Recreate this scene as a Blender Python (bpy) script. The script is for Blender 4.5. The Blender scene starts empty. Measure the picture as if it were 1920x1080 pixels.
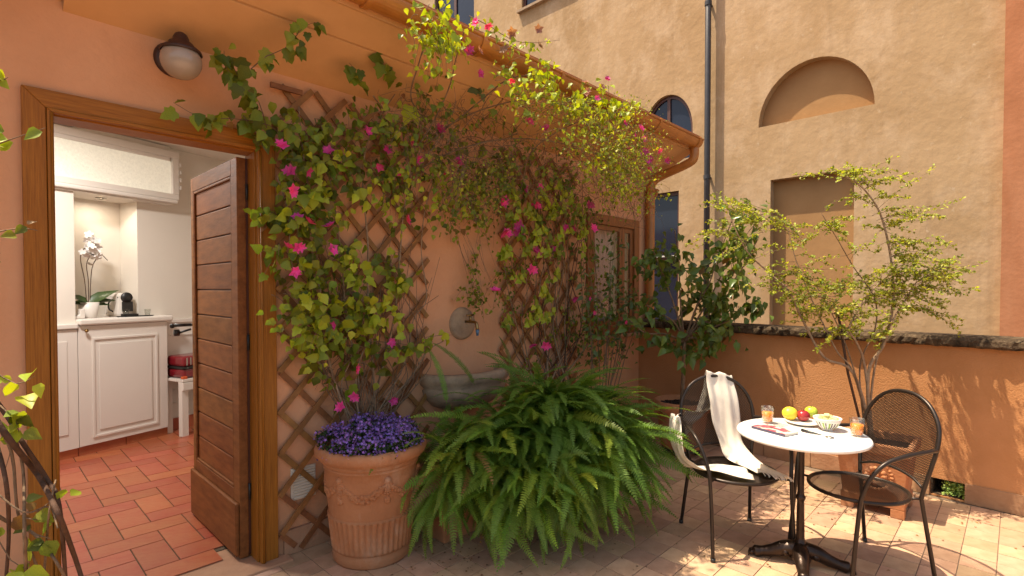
import bpy, math, random
import numpy as np
from mathutils import Vector, Matrix

R = math.radians
random.seed(7)
rng = np.random.default_rng(7)
S = bpy.context.scene
COL = S.collection

# ------------------------------------------------------------------ camera
CAM = Vector((0.0, -3.05, 1.55))
FPX, PYC, PITCH, AZ = 983.0, 561.0, R(1.15), R(44.0)
cam_d = bpy.data.cameras.new('camera')
cam_d.sensor_width = 36.0
cam_d.lens = FPX / 1920 * 36
cam_d.shift_y = (PYC - 540) / 1920
cam_d.clip_start, cam_d.clip_end = 0.05, 400
cam = bpy.data.objects.new('camera', cam_d)
COL.objects.link(cam)
cam.location = CAM
cam.rotation_euler = (math.pi / 2 - PITCH, 0, AZ - math.pi / 2)
S.camera = cam

# ------------------------------------------------------------------ light
SUN = Vector((0.27, -0.335, -1.0)).normalized()       # direction the light travels
w = bpy.data.worlds.new('World'); S.world = w; w.use_nodes = True
nt = w.node_tree; nt.nodes.clear()
sky = nt.nodes.new('ShaderNodeTexSky'); sky.sky_type = 'NISHITA'; sky.sun_disc = False
elev = math.asin(-SUN.z)
sky.sun_elevation = elev
sky.sun_rotation = math.atan2(-SUN.x, -SUN.y)
sky.dust_density = 3.0; sky.ozone_density = 0.6
bg = nt.nodes.new('ShaderNodeBackground'); bg.inputs[1].default_value = 0.15
wo = nt.nodes.new('ShaderNodeOutputWorld')
nt.links.new(sky.outputs[0], bg.inputs[0]); nt.links.new(bg.outputs[0], wo.inputs[0])
sd = bpy.data.lights.new('sun', 'SUN'); sd.energy = 4.4; sd.angle = R(0.5); sd.color = (1.0, 0.93, 0.82)
sun = bpy.data.objects.new('sun', sd); COL.objects.link(sun)
sun.rotation_euler = SUN.to_track_quat('-Z', 'Y').to_euler()
sun.location = (0, 0, 12)
vs = S.view_settings
vs.view_transform = 'Standard'; vs.look = 'None'; vs.gamma = 1.0; vs.use_curve_mapping = False
vs.exposure = 0.96
vs.use_white_balance = True
vs.white_balance_temperature = 7600
vs.white_balance_tint = 8
S.cycles.use_denoising = True
S.cycles.max_bounces = 10
S.cycles.diffuse_bounces = 6
S.cycles.transparent_max_bounces = 12
S.cycles.sample_clamp_indirect = 6

# ------------------------------------------------------------------ camera helpers used to lay out the plan
FW = Vector((math.cos(AZ) * math.cos(PITCH), math.sin(AZ) * math.cos(PITCH), -math.sin(PITCH)))
RT = Vector((math.sin(AZ), -math.cos(AZ), 0)); UP = RT.cross(FW)
def at(px, py, x=None, y=None, z=None, d=None):
    """world point seen at a pixel of the 1920 wide photograph, on the plane x=, y= or z=, or at depth d"""
    r = FW + RT * ((px - 960) / FPX) - UP * ((py - PYC) / FPX)
    if d is not None: t = d
    elif x is not None: t = (x - CAM.x) / r.x
    elif y is not None: t = (y - CAM.y) / r.y
    else: t = (z - CAM.z) / r.z
    return CAM + r * t

# ------------------------------------------------------------------ materials
def mat(name, col, rough=0.7, var=0.0, scale=4.0, bump=0.0, bscale=60.0, metal=0.0, spec=0.5, rnd=0.0, island=False,
        col2=None, stretch=None, trans=0.0, c2pos=(0.35, 0.7), extra=None, bdist=0.01):
    m = bpy.data.materials.new(name); m.use_nodes = True
    n = m.node_tree.nodes; l = m.node_tree.links; n.clear()
    out = n.new('ShaderNodeOutputMaterial'); p = n.new('ShaderNodeBsdfPrincipled')
    l.new(p.outputs[0], out.inputs[0])
    p.inputs['Roughness'].default_value = rough; p.inputs['Metallic'].default_value = metal
    p.inputs['Specular IOR Level'].default_value = spec
    co = n.new('ShaderNodeTexCoord'); mp = n.new('ShaderNodeMapping')
    l.new(co.outputs['Object'], mp.inputs[0])
    if stretch: mp.inputs['Scale'].default_value = stretch
    c = n.new('ShaderNodeMix'); c.data_type = 'RGBA'
    c2 = col2 if col2 else tuple(v * (1 - var) for v in col)
    c.inputs[6].default_value = (*col, 1); c.inputs[7].default_value = (*c2, 1)
    no = n.new('ShaderNodeTexNoise'); no.inputs['Scale'].default_value = scale; no.inputs['Detail'].default_value = 8
    no.inputs['Roughness'].default_value = 0.62
    l.new(mp.outputs[0], no.inputs['Vector'])
    rp = n.new('ShaderNodeMapRange'); rp.inputs[1].default_value = c2pos[0]; rp.inputs[2].default_value = c2pos[1]
    l.new(no.outputs[0], rp.inputs[0]); l.new(rp.outputs[0], c.inputs[0])
    last = c.outputs[2]
    if rnd > 0:
        hs = n.new('ShaderNodeHueSaturation')
        if island:
            src = n.new('ShaderNodeNewGeometry').outputs['Random Per Island']
        else:
            src = n.new('ShaderNodeObjectInfo').outputs['Random']
        mr = n.new('ShaderNodeMapRange'); mr.inputs[3].default_value = 1 - rnd; mr.inputs[4].default_value = 1 + rnd
        l.new(src, mr.inputs[0]); l.new(mr.outputs[0], hs.inputs['Value'])
        wn = n.new('ShaderNodeTexWhiteNoise'); wn.noise_dimensions = '1D'; l.new(src, wn.inputs['W'])
        m2 = n.new('ShaderNodeMapRange'); m2.inputs[3].default_value = 0.5 - rnd * 0.07; m2.inputs[4].default_value = 0.5 + rnd * 0.05
        l.new(wn.outputs[0], m2.inputs[0]); l.new(m2.outputs[0], hs.inputs['Hue'])
        l.new(last, hs.inputs['Color']); last = hs.outputs[0]
    if extra:
        for ex_ in (extra if isinstance(extra, (list, tuple)) else (extra,)): last = ex_(n, l, co, last)
    l.new(last, p.inputs['Base Color'])
    if bump > 0:
        nb = n.new('ShaderNodeTexNoise'); nb.inputs['Scale'].default_value = bscale; nb.inputs['Detail'].default_value = 5
        l.new(mp.outputs[0], nb.inputs['Vector'])
        b = n.new('ShaderNodeBump'); b.inputs['Strength'].default_value = bump; b.inputs['Distance'].default_value = bdist
        l.new(nb.outputs[0], b.inputs['Height']); l.new(b.outputs[0], p.inputs['Normal'])
    if trans > 0:
        tb = n.new('ShaderNodeBsdfTranslucent'); mx = n.new('ShaderNodeMixShader')
        mx.inputs[0].default_value = trans
        g = n.new('ShaderNodeMix'); g.data_type = 'RGBA'; g.blend_type = 'MULTIPLY'; g.inputs[0].default_value = 1
        l.new(last, g.inputs[6]); g.inputs[7].default_value = (1.7, 1.6, 0.5, 1)
        l.new(g.outputs[2], tb.inputs[0]); l.new(p.outputs[0], mx.inputs[1]); l.new(tb.outputs[0], mx.inputs[2])
        l.new(mx.outputs[0], out.inputs[0])
    return m

def stains(strength, col, scale=1.1, stretch=(1, 1, 0.25), lo=0.5, hi=0.75):
    def f(n, l, co, last):
        mp = n.new('ShaderNodeMapping'); mp.inputs['Scale'].default_value = stretch
        l.new(co.outputs['Object'], mp.inputs[0])
        no = n.new('ShaderNodeTexNoise'); no.inputs['Scale'].default_value = scale; no.inputs['Detail'].default_value = 10
        no.inputs['Roughness'].default_value = 0.7
        l.new(mp.outputs[0], no.inputs['Vector'])
        r = n.new('ShaderNodeMapRange'); r.inputs[1].default_value = lo; r.inputs[2].default_value = hi; r.inputs[4].default_value = strength
        l.new(no.outputs[0], r.inputs[0])
        c = n.new('ShaderNodeMix'); c.data_type = 'RGBA'; c.inputs[7].default_value = (*col, 1)
        l.new(r.outputs[0], c.inputs[0]); l.new(last, c.inputs[6])
        return c.outputs[2]
    return f

def ground_dirt(strength, col, h=0.35, z0=0.0):
    """splash dirt that is strongest near the ground"""
    def f(n, l, co, last):
        sp = n.new('ShaderNodeSeparateXYZ'); l.new(co.outputs['Object'], sp.inputs[0])
        r = n.new('ShaderNodeMapRange'); r.inputs[1].default_value = z0; r.inputs[2].default_value = z0 + h; r.inputs[3].default_value = 1; r.inputs[4].default_value = 0
        l.new(sp.outputs[2], r.inputs[0])
        no = n.new('ShaderNodeTexNoise'); no.inputs['Scale'].default_value = 7; no.inputs['Detail'].default_value = 9; l.new(co.outputs['Object'], no.inputs['Vector'])
        r2 = n.new('ShaderNodeMapRange'); r2.inputs[1].default_value = .35; r2.inputs[2].default_value = .65; l.new(no.outputs[0], r2.inputs[0])
        m_ = n.new('ShaderNodeMath'); m_.operation = 'MULTIPLY'; l.new(r.outputs[0], m_.inputs[0]); l.new(r2.outputs[0], m_.inputs[1])
        m3 = n.new('ShaderNodeMath'); m3.operation = 'MULTIPLY'; l.new(m_.outputs[0], m3.inputs[0]); m3.inputs[1].default_value = strength
        c = n.new('ShaderNodeMix'); c.data_type = 'RGBA'; c.inputs[7].default_value = (*col, 1)
        l.new(m3.outputs[0], c.inputs[0]); l.new(last, c.inputs[6]); return c.outputs[2]
    return f
M = {}
M['facade'] = mat('peach plaster', (0.68, 0.345, 0.19), 0.9, col2=(0.58, 0.275, 0.14), scale=1.6, bump=0.35, bscale=38, spec=0.2,
                  extra=[stains(0.45, (0.62, 0.36, 0.22), 2.3), stains(0.35, (0.40, 0.17, 0.08), 5, (1, 1, .5), .58, .8), ground_dirt(.6, (.30, .17, .10), .5)])
M['soffit'] = mat('soffit paint', (0.68, 0.37, 0.175), 0.8, col2=(0.56, 0.29, 0.125), scale=1.3, bump=0.12, bscale=30, spec=0.25,
                  extra=stains(0.4, (0.40, 0.19, 0.07), 3.0, (1, 1, 1), 0.55, 0.8))
M['gutter'] = mat('painted gutter metal', (0.52, 0.20, 0.05), 0.36, col2=(0.38, 0.14, 0.035), scale=6, bump=0.1, bscale=20)
M['ochre'] = mat('ochre building plaster', (0.42, 0.275, 0.155), 0.92, col2=(0.33, 0.205, 0.105), scale=0.8, bump=0.6, bscale=8, spec=0.15,
                 bdist=0.014, extra=[stains(0.75, (0.50, 0.35, 0.225), 1.7, (1, 1, 0.6), 0.47, 0.66), stains(0.5, (0.28, 0.18, 0.10), 3.0, (1, 1.6, 0.10), 0.55, 0.75), stains(0.7, (0.54, 0.41, 0.29), 9, (1, 1, .8), 0.60, 0.72)])
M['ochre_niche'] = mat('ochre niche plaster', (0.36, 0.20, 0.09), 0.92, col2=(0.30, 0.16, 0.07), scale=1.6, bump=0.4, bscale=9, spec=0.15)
M['rust_plaster'] = mat('rust red plaster', (0.42, 0.17, 0.085), 0.9, col2=(0.34, 0.13, 0.06), scale=2.5, bump=0.3, bscale=20, spec=0.2,
                        extra=stains(0.4, (0.50, 0.26, 0.15), 1.5, (1, 1, 0.2)))
M['parapet'] = mat('orange parapet plaster', (0.48, 0.225, 0.10), 0.9, col2=(0.39, 0.175, 0.070), scale=1.8, bump=0.5, bscale=90, spec=0.2,
                   extra=stains(0.25, (0.56, 0.29, 0.14), 2.8, (1, 1, .5)))
M['stone'] = mat('weathered dark coping stone', (0.095, 0.062, 0.038), 0.95, col2=(0.022, 0.015, 0.010), scale=9, bump=1.0, bscale=26, spec=0.15,
                 c2pos=(0.4, 0.62), bdist=0.02, extra=stains(0.8, (0.20, 0.145, 0.09), 22, (1, 1, 1), 0.52, 0.68))
M['plinth'] = mat('plinth stone', (0.44, 0.25, 0.14), 0.85, col2=(0.33, 0.17, 0.09), scale=5, bump=0.4, bscale=40, spec=0.3, rnd=0.10)
M['tile'] = mat('terracotta terrace tile', (0.52, 0.325, 0.205), 0.62, col2=(0.39, 0.23, 0.135), scale=9, bump=0.2, bscale=70, spec=0.35, rnd=0.17)
M['grout'] = mat('tile grout', (0.22, 0.15, 0.10), 0.95, 0.4, 20)
M['itile'] = mat('red indoor tile', (0.37, 0.080, 0.038), 0.32, col2=(0.40, 0.135, 0.06), scale=7, bump=0.12, bscale=30, spec=0.5, rnd=0.13, extra=stains(0.4, (0.20, 0.07, 0.035), 6, (1, 1, 1), .55, .75))
M['igrout'] = mat('indoor grout', (0.10, 0.065, 0.035), 0.9)
M['wood'] = mat('honey varnished wood', (0.37, 0.135, 0.018), 0.5, spec=0.25, col2=(0.22, 0.070, 0.008), scale=9, stretch=(22, 22, 0.7), bump=0.15, bscale=9,
                extra=stains(0.5, (0.20, 0.075, 0.015), 5, (1, 1, 0.35), 0.6, 0.75))
M['wood_h'] = mat('honey varnished wood across', (0.37, 0.135, 0.018), 0.5, spec=0.25, col2=(0.22, 0.070, 0.008), scale=9, stretch=(0.7, 22, 22), bump=0.15, bscale=9)
M['doorwood'] = mat('brown door wood', (0.225, 0.080, 0.022), 0.6, col2=(0.13, 0.042, 0.011), scale=5, stretch=(6, 1.2, 6), bump=0.12, bscale=12, rnd=0.10, spec=0.2,
                    extra=stains(0.35, (0.27, 0.11, 0.035), 3, (1, 1, 1), 0.5, 0.7))
M['winwood'] = mat('brown window wood', (0.30, 0.105, 0.030), 0.4, col2=(0.20, 0.065, 0.018), scale=9, stretch=(6, 6, 1), bump=0.1, bscale=9)
M['darkwood'] = mat('dark edge wood', (0.085, 0.022, 0.010), 0.5, 0.4, 9, stretch=(6, 6, 1))
M['trellis'] = mat('brown trellis wood', (0.30, 0.125, 0.034), 0.6, col2=(0.17, 0.065, 0.018), scale=14, bump=0.3, bscale=40, rnd=0.2)
M['terracotta'] = mat('terracotta', (0.48, 0.205, 0.095), 0.9, col2=(0.38, 0.145, 0.062), scale=4, bump=0.35, bscale=55, spec=0.25,
                      extra=[stains(0.6, (0.56, 0.36, 0.24), 6, (1, 1, .6), 0.52, 0.72), stains(0.55, (0.24, 0.10, 0.05), 9, (1, 1, .4), 0.58, 0.75), ground_dirt(.6, (.26, .15, .09), .12)])
M['soil'] = mat('bark soil', (0.035, 0.016, 0.010), 0.95, 0.6, 60, bump=1.0, bscale=90)
M['white'] = mat('white lacquer', (0.72, 0.66, 0.60), 0.4, 0.03, 3, spec=0.4)
M['iwall'] = mat('indoor wall paint', (0.74, 0.68, 0.60), 0.85, 0.04, 2, bump=0.05, bscale=80)
M['frost_glow'] = mat('patterned frosted glass', (0.76, 0.74, 0.64), 0.3, 0.15, 40, bump=0.5, bscale=60)
_p = M['frost_glow'].node_tree.nodes['Principled BSDF']; _p.inputs['Emission Color'].default_value = (1, .95, .85, 1); _p.inputs['Emission Strength'].default_value = 0.16  # painted glow: emission stands in for daylight behind the transom pane
M['marble'] = mat('white marble', (0.78, 0.76, 0.72), 0.25, col2=(0.62, 0.60, 0.57), scale=5, c2pos=(0.55, 0.75), spec=0.5,
                  extra=stains(0.55, (0.30, 0.27, 0.24), 7, (1, 1, 1), 0.66, 0.74))
M['iron'] = mat('brown cast iron', (0.045, 0.026, 0.018), 0.33, 0.4, 20, metal=0.6, bump=0.3, bscale=40)
M['chair'] = mat('dark bronze coated steel', (0.040, 0.028, 0.022), 0.36, 0.2, 10, metal=0.55)
M['mesh'] = mat('bronze expanded metal', (0.040, 0.026, 0.020), 0.45, 0.2, 10, metal=0.4)
M['steel'] = mat('steel', (0.5, 0.48, 0.45), 0.25, 0.1, 10, metal=1.0)
M['brass'] = mat('aged brass', (0.35, 0.22, 0.09), 0.3, 0.3, 10, metal=1.0)
M['blackmetal'] = mat('black metal', (0.02, 0.018, 0.017), 0.4, 0.2, 10)
M['pipe'] = mat('dark iron pipe', (0.055, 0.050, 0.052), 0.4, 0.3, 6, metal=0.3)
M['greystone'] = mat('grey carved stone', (0.42, 0.285, 0.18), 0.85, col2=(0.25, 0.17, 0.11), scale=8, bump=0.6, bscale=35, spec=0.3,
                     extra=stains(0.6, (0.12, 0.10, 0.075), 6, (1, 1, 1), 0.55, 0.7))
M['ventwhite'] = mat('cream plastic', (0.62, 0.55, 0.45), 0.5)
M['opal'] = mat('old opal lamp glass', (0.40, 0.31, 0.24), 0.22, 0.2, 6, spec=0.6)
M['lampmetal'] = mat('dark lamp metal', (0.06, 0.028, 0.022), 0.45, 0.3, 15, metal=0.3)
M['scarf'] = mat('white linen', (0.78, 0.70, 0.61), 0.95, 0.08, 30, bump=0.25, bscale=240, spec=0.1, trans=0.12)
M['curtain'] = mat('pale curtain', (0.52, 0.44, 0.38), 0.9, 0.2, 3, stretch=(14, 14, 1))
M['bark'] = mat('grey brown bark', (0.24, 0.155, 0.095), 0.9, col2=(0.12, 0.072, 0.042), scale=30, bump=0.6, bscale=60, spec=0.2)
M['bark_light'] = mat('pale bark', (0.36, 0.25, 0.16), 0.9, col2=(0.20, 0.12, 0.07), scale=26, bump=0.5, bscale=60, spec=0.2)
M['bark_dark'] = mat('dark bark', (0.10, 0.050, 0.030), 0.85, 0.5, 30, bump=0.6, bscale=60, spec=0.3)
def leafmat(name, c, c2, rnd=0.3, island=False, rough=0.45, trans=0.35):
    return mat(name, c, rough, col2=c2, scale=25, rnd=rnd, island=island, trans=trans, spec=0.35, c2pos=(0.3, 0.7))
M['vine'] = leafmat('vine leaf', (0.21, 0.27, 0.032), (0.13, 0.175, 0.018), 0.5, False, .45, .42)
M['vine_s'] = leafmat('vine leaf mass', (0.20, 0.25, 0.03), (0.12, 0.16, 0.016), 0.5, True, .45, .42)
M['lime'] = leafmat('lime leaf', (0.36, 0.42, 0.040), (0.26, 0.33, 0.025), 0.3)
M['lime_s'] = leafmat('lime leaf mass', (0.38, 0.42, 0.040), (0.28, 0.33, 0.025), 0.4, True)
M['dark'] = leafmat('glossy dark leaf', (0.125, 0.185, 0.035), (0.08, 0.125, 0.022), 0.4, False, 0.3, 0.3)
M['blue'] = leafmat('grey green leaf', (0.12, 0.18, 0.075), (0.08, 0.13, 0.05), 0.35, False, 0.5, 0.25)
M['fern'] = leafmat('fern leaf', (0.18, 0.30, 0.042), (0.11, 0.20, 0.026), 0.45, False, 0.5, 0.38)
M['tiny_s'] = leafmat('small yellow green leaf', (0.36, 0.38, 0.06), (0.22, 0.26, 0.035), 0.5, True, 0.5, 0.4)
M['bract'] = mat('magenta bract', (0.72, 0.07, 0.30), 0.6, col2=(0.60, 0.05, 0.27), scale=30, rnd=0.35, trans=0.35)
M['bract_d'] = mat('faded pink bract', (0.50, 0.25, 0.17), 0.7, 0.4, 30, rnd=0.3, trans=0.3)
M['violet_s'] = mat('violet petals', (0.34, 0.19, 0.58), 0.6, col2=(0.22, 0.10, 0.44), scale=30, rnd=0.45, island=True, trans=0.25)
M['orchid'] = mat('white orchid petals', (0.84, 0.80, 0.76), 0.6, 0.05, 20)

def glass(name, col=(1, 1, 1), rough=0.0):
    m = bpy.data.materials.new(name); m.use_nodes = True
    p = m.node_tree.nodes['Principled BSDF']
    p.inputs['Base Color'].default_value = (*col, 1); p.inputs['Roughness'].default_value = rough
    p.inputs['Transmission Weight'].default_value = 1.0; p.inputs['IOR'].default_value = 1.45
    return m
def thin_glass(name):
    m = bpy.data.materials.new(name); m.use_nodes = True; n = m.node_tree.nodes; l = m.node_tree.links; n.clear()
    o = n.new('ShaderNodeOutputMaterial'); mx = n.new('ShaderNodeMixShader'); t = n.new('ShaderNodeBsdfTransparent'); g_ = n.new('ShaderNodeBsdfGlossy')
    t.inputs[0].default_value = (.94, .95, .94, 1); g_.inputs['Roughness'].default_value = .03
    lw = n.new('ShaderNodeLayerWeight'); lw.inputs[0].default_value = .25
    mr = n.new('ShaderNodeMapRange'); mr.inputs[3].default_value = .02; mr.inputs[4].default_value = .4
    l.new(lw.outputs['Facing'], mr.inputs[0]); l.new(mr.outputs[0], mx.inputs[0]); l.new(t.outputs[0], mx.inputs[1]); l.new(g_.outputs[0], mx.inputs[2]); l.new(mx.outputs[0], o.inputs[0])
    return m
M['glass'] = thin_glass('clear glass')
M['pane'] = mat('dark window pane', (0.018, 0.024, 0.042), 0.12, 0.2, 2, spec=0.3)
def emis(name, col, s):
    m = bpy.data.materials.new(name); m.use_nodes = True
    p = m.node_tree.nodes['Principled BSDF']
    p.inputs['Emission Color'].default_value = (*col, 1); p.inputs['Emission Strength'].default_value = s
    return m
M['bulb'] = emis('lit downlight', (1.0, 0.82, 0.6), 30)
M['juice'] = mat('orange juice', (0.90, 0.24, 0.004), 0.35, 0.05, 20, spec=0.4)

# ------------------------------------------------------------------ object helpers
LOC = {}
def mesh(name, verts, faces, smooth=False):
    me = bpy.data.meshes.new(name)
    me.from_pydata([tuple(v) for v in verts], [], faces)
    if smooth:
        me.polygons.foreach_set('use_smooth', [True] * len(me.polygons))
    me.update()
    return me
def link(name, me, parent=None, matrix=None):
    o = bpy.data.objects.new(name, me); COL.objects.link(o)
    base = Matrix.Identity(4)
    if parent is not None:
        o.parent = parent
        o.matrix_parent_inverse = LOC[parent.name].inverted()
    mw = matrix if matrix is not None else base
    o.matrix_basis = mw
    LOC[o.name] = mw.copy()
    return o
def thing(name, label, cat, loc=(0, 0, 0), group=None):
    o = bpy.data.objects.new(name, None); COL.objects.link(o)
    o.empty_display_size = 0.1
    o.location = loc; LOC[o.name] = Matrix.Translation(loc)
    o['label'] = label; o['category'] = cat
    if group: o['group'] = group
    return o
def tag(o, label, cat, group=None):
    o['label'] = label; o['category'] = cat
    if group: o['group'] = group
    return o
def kind(o, k): o['kind'] = k; return o

class MB:
    def __init__(s): s.v = []; s.f = []
    def add(s, v, f):
        b = len(s.v); s.v += [tuple(q) for q in v]; s.f += [tuple(i + b for i in t) for t in f]; return s
    def box(s, x0, x1, y0, y1, z0, z1):
        v = [(x0, y0, z0), (x1, y0, z0), (x1, y1, z0), (x0, y1, z0), (x0, y0, z1), (x1, y0, z1), (x1, y1, z1), (x0, y1, z1)]
        return s.add(v, [(0, 3, 2, 1), (4, 5, 6, 7), (0, 1, 5, 4), (1, 2, 6, 5), (2, 3, 7, 6), (3, 0, 4, 7)])
    def prism(s, poly, y0, y1, axis='y'):
        """poly = list of 2D points; extruded along an axis: y -> (x,z), x -> (y,z), z -> (x,y)"""
        n = len(poly)
        def p(a, b, t): return {'y': (a, t, b), 'x': (t, a, b), 'z': (a, b, t)}[axis]
        v = [p(a, b, y0) for a, b in poly] + [p(a, b, y1) for a, b in poly]
        f = [tuple(range(n)), tuple(range(2 * n - 1, n - 1, -1))] + [(i, i + n, (i + 1) % n + n, (i + 1) % n) for i in range(n)]
        return s.add(v, f)
    def tube(s, pts, r, n=8, cap=True, smooth_path=0):
        pts = [Vector(p) for p in pts]
        rr = list(r) if hasattr(r, '__len__') else [r] * len(pts)
        if smooth_path: pts, rr = catmull(pts, rr, smooth_path)
        up = None; rings = []
        for i, p in enumerate(pts):
            t = (pts[min(i + 1, len(pts) - 1)] - pts[max(i - 1, 0)])
            if t.length < 1e-9: t = Vector((0, 0, 1))
            t.normalize()
            if up is None:
                a = Vector((0, 0, 1)) if abs(t.z) < 0.9 else Vector((1, 0, 0))
                up = (a - t * a.dot(t)).normalized()
            else:
                up = (up - t * up.dot(t))
                up = up.normalized() if up.length > 1e-6 else t.orthogonal().normalized()
            b = t.cross(up)
            rings.append([p + (up * math.cos(2 * math.pi * k / n) + b * math.sin(2 * math.pi * k / n)) * rr[i] for k in range(n)])
        v = [q for ring in rings for q in ring]; f = []
        for i in range(len(rings) - 1):
            for k in range(n):
                f.append((i * n + k, i * n + (k + 1) % n, (i + 1) * n + (k + 1) % n, (i + 1) * n + k))
        if cap:
            f.append(tuple(range(n - 1, -1, -1))); m = (len(rings) - 1) * n; f.append(tuple(range(m, m + n)))
        return s.add(v, f)
    def lathe(s, prof, c=(0, 0, 0), n=32, mod=None, a0=0, a1=2 * math.pi, capb=False):
        v = []; f = []; full = abs(a1 - a0 - 2 * math.pi) < 1e-6
        cols = n if full else n + 1
        for (r, z) in prof:
            for k in range(cols):
                a = a0 + (a1 - a0) * k / n
                q = r * (mod(a, z) if mod else 1)
                v.append((c[0] + q * math.cos(a), c[1] + q * math.sin(a), c[2] + z))
        for i in range(len(prof) - 1):
            for k in range(n):
                k2 = (k + 1) % cols
                f.append((i * cols + k, i * cols + k2, (i + 1) * cols + k2, (i + 1) * cols + k))
        return s.add(v, f)
    def ball(s, c, r, n=12, m=8, sc=(1, 1, 1)):
        prof = [(max(1e-4, math.sin(math.pi * i / m)), -math.cos(math.pi * i / m)) for i in range(m + 1)]
        t = MB().lathe(prof, n=n)
        return s.add([(c[0] + x * r * sc[0], c[1] + y * r * sc[1], c[2] + z * r * sc[2]) for x, y, z in t.v], t.f)
    def xf(s, mtx):
        s.v = [tuple(mtx @ Vector(q)) for q in s.v]; return s
    def build(s, name, material, parent=None, smooth=False, matrix=None, bevel=0.0):
        me = mesh(name, s.v, s.f, smooth)
        if bevel:
            import bmesh
            bm = bmesh.new(); bm.from_mesh(me)
            bmesh.ops.remove_doubles(bm, verts=bm.verts, dist=1e-5)
            es = [e for e in bm.edges if len(e.link_faces) == 2 and e.calc_face_angle(0) > 0.6]
            bmesh.ops.bevel(bm, geom=es, offset=bevel, segments=2, affect='EDGES', profile=0.5)
            bm.to_mesh(me); bm.free()
        me.materials.append(material)
        return link(name, me, parent, matrix)

def catmull(pts, rr, k):
    P = [pts[0] * 2 - pts[1]] + pts + [pts[-1] * 2 - pts[-2]]
    out = []; ro = []
    for i in range(len(pts) - 1):
        p0, p1, p2, p3 = P[i:i + 4]
        for j in range(k):
            t = j / k
            out.append(0.5 * ((2 * p1) + (p2 - p0) * t + (2 * p0 - 5 * p1 + 4 * p2 - p3) * t * t + (3 * p1 - p0 - 3 * p2 + p3) * t ** 3))
            ro.append(rr[i] * (1 - t) + rr[i + 1] * t)
    out.append(pts[-1]); ro.append(rr[-1])
    return out, ro

def wall(name, umin, umax, zmin, zmax, ops, t0, t1, place, material, parent=None, edges=True):
    """a wall with openings. ops: (u0,u1,zlow,ztop) where ztop may be a function of u. place(u,t,z)->point. Returns the mesh object."""
    us = {umin, umax}
    for (a, b, lo, hi) in ops:
        us |= {a, b}
        if callable(hi):
            for k in range(1, 24):
                us.add((a + b) / 2 - (b - a) / 2 * math.cos(math.pi * k / 24))
    us = sorted(us); mb = MB()
    for a, b in zip(us[:-1], us[1:]):
        mid = (a + b) / 2
        cur = [(lambda u: zmin)]
        inn = sorted([o for o in ops if o[0] < mid < o[1]], key=lambda o: o[2])
        segs = []; lo = lambda u: zmin
        for o in inn:
            segs.append((lo, (lambda u, z=o[2]: z)))
            hi = o[3]
            lo = hi if callable(hi) else (lambda u, z=hi: z)
            if edges:
                mb.add([place(a, t0, o[2]), place(b, t0, o[2]), place(b, t1, o[2]), place(a, t1, o[2])], [(0, 1, 2, 3)])
                mb.add([place(a, t0, lo(a)), place(b, t0, lo(b)), place(b, t1, lo(b)), place(a, t1, lo(a))], [(3, 2, 1, 0)])
        segs.append((lo, lambda u: zmax))
        for (l, h) in segs:
            for t, fl in ((t0, 0), (t1, 1)):
                q = [place(a, t, l(a)), place(b, t, l(b)), place(b, t, h(b)), place(a, t, h(a))]
                mb.add(q, [(0, 1, 2, 3) if not fl else (3, 2, 1, 0)])
    for (a, b, lo, hi) in ops:
        for u in (a, b):
            h = hi(u) if callable(hi) else hi
            if h > lo + 1e-3:
                mb.add([place(u, t0, lo), place(u, t1, lo), place(u, t1, h), place(u, t0, h)], [(0, 1, 2, 3)])
    for u in (umin, umax):
        mb.add([place(u, t0, zmin), place(u, t1, zmin), place(u, t1, zmax), place(u, t0, zmax)], [(0, 1, 2, 3)])
    mb.add([place(umin, t0, zmax), place(umax, t0, zmax), place(umax, t1, zmax), place(umin, t1, zmax)], [(0, 1, 2, 3)])
    return mb.build(name, material, parent)

def frame_matrix(pos, tip, normal, s=1.0):
    """local +Y goes to tip, local +Z to normal"""
    y = Vector(tip).normalized(); z = Vector(normal); z = z - y * z.dot(y)
    if z.length < 1e-5: z = y.orthogonal()
    z.normalize(); x = y.cross(z)
    m = Matrix((x, y, z)).transposed().to_4x4()
    m = m @ Matrix.Scale(s, 4); m.translation = Vector(pos)
    return m
def scatter_multi(name, groups, parent):
    """one mesh from several (template, matrices, material) groups"""
    VV = []; LL = []; LS = []; MI = []; vb = 0; lb = 0; mats_ = []
    for tmpl, mats, material in groups:
        if not mats: continue
        if material not in mats_: mats_.append(material)
        V = np.array(tmpl[0]); F = tmpl[1]; n = len(V)
        A_ = np.array([np.array(m) for m in mats])
        VV.append((np.einsum('kij,nj->kni', A_[:, :3, :3], V) + A_[:, None, :3, 3]).reshape(-1, 3))
        L = [len(f) for f in F]; loops = np.array([i for f in F for i in f])
        LL.append((loops[None, :] + vb + (np.arange(len(mats)) * n)[:, None]).ravel())
        st = np.concatenate([[0], np.cumsum(L)[:-1]])
        LS.append((st[None, :] + lb + (np.arange(len(mats)) * sum(L))[:, None]).ravel())
        MI.append(np.full(len(F) * len(mats), mats_.index(material)))
        vb += n * len(mats); lb += sum(L) * len(mats)
    if not VV: return None
    VV, LL, LS, MI = map(np.concatenate, (VV, LL, LS, MI))
    me = bpy.data.meshes.new(name)
    me.vertices.add(len(VV)); me.vertices.foreach_set('co', VV.ravel().astype(np.float32))
    me.loops.add(len(LL)); me.loops.foreach_set('vertex_index', LL.astype(np.int32))
    me.polygons.add(len(LS)); me.polygons.foreach_set('loop_start', LS.astype(np.int32))
    me.update(calc_edges=True)
    for m in mats_: me.materials.append(m)
    me.polygons.foreach_set('material_index', MI.astype(np.int32)); me.update()
    o = link(name, me, parent); o['kind'] = 'stuff'
    return o
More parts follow.
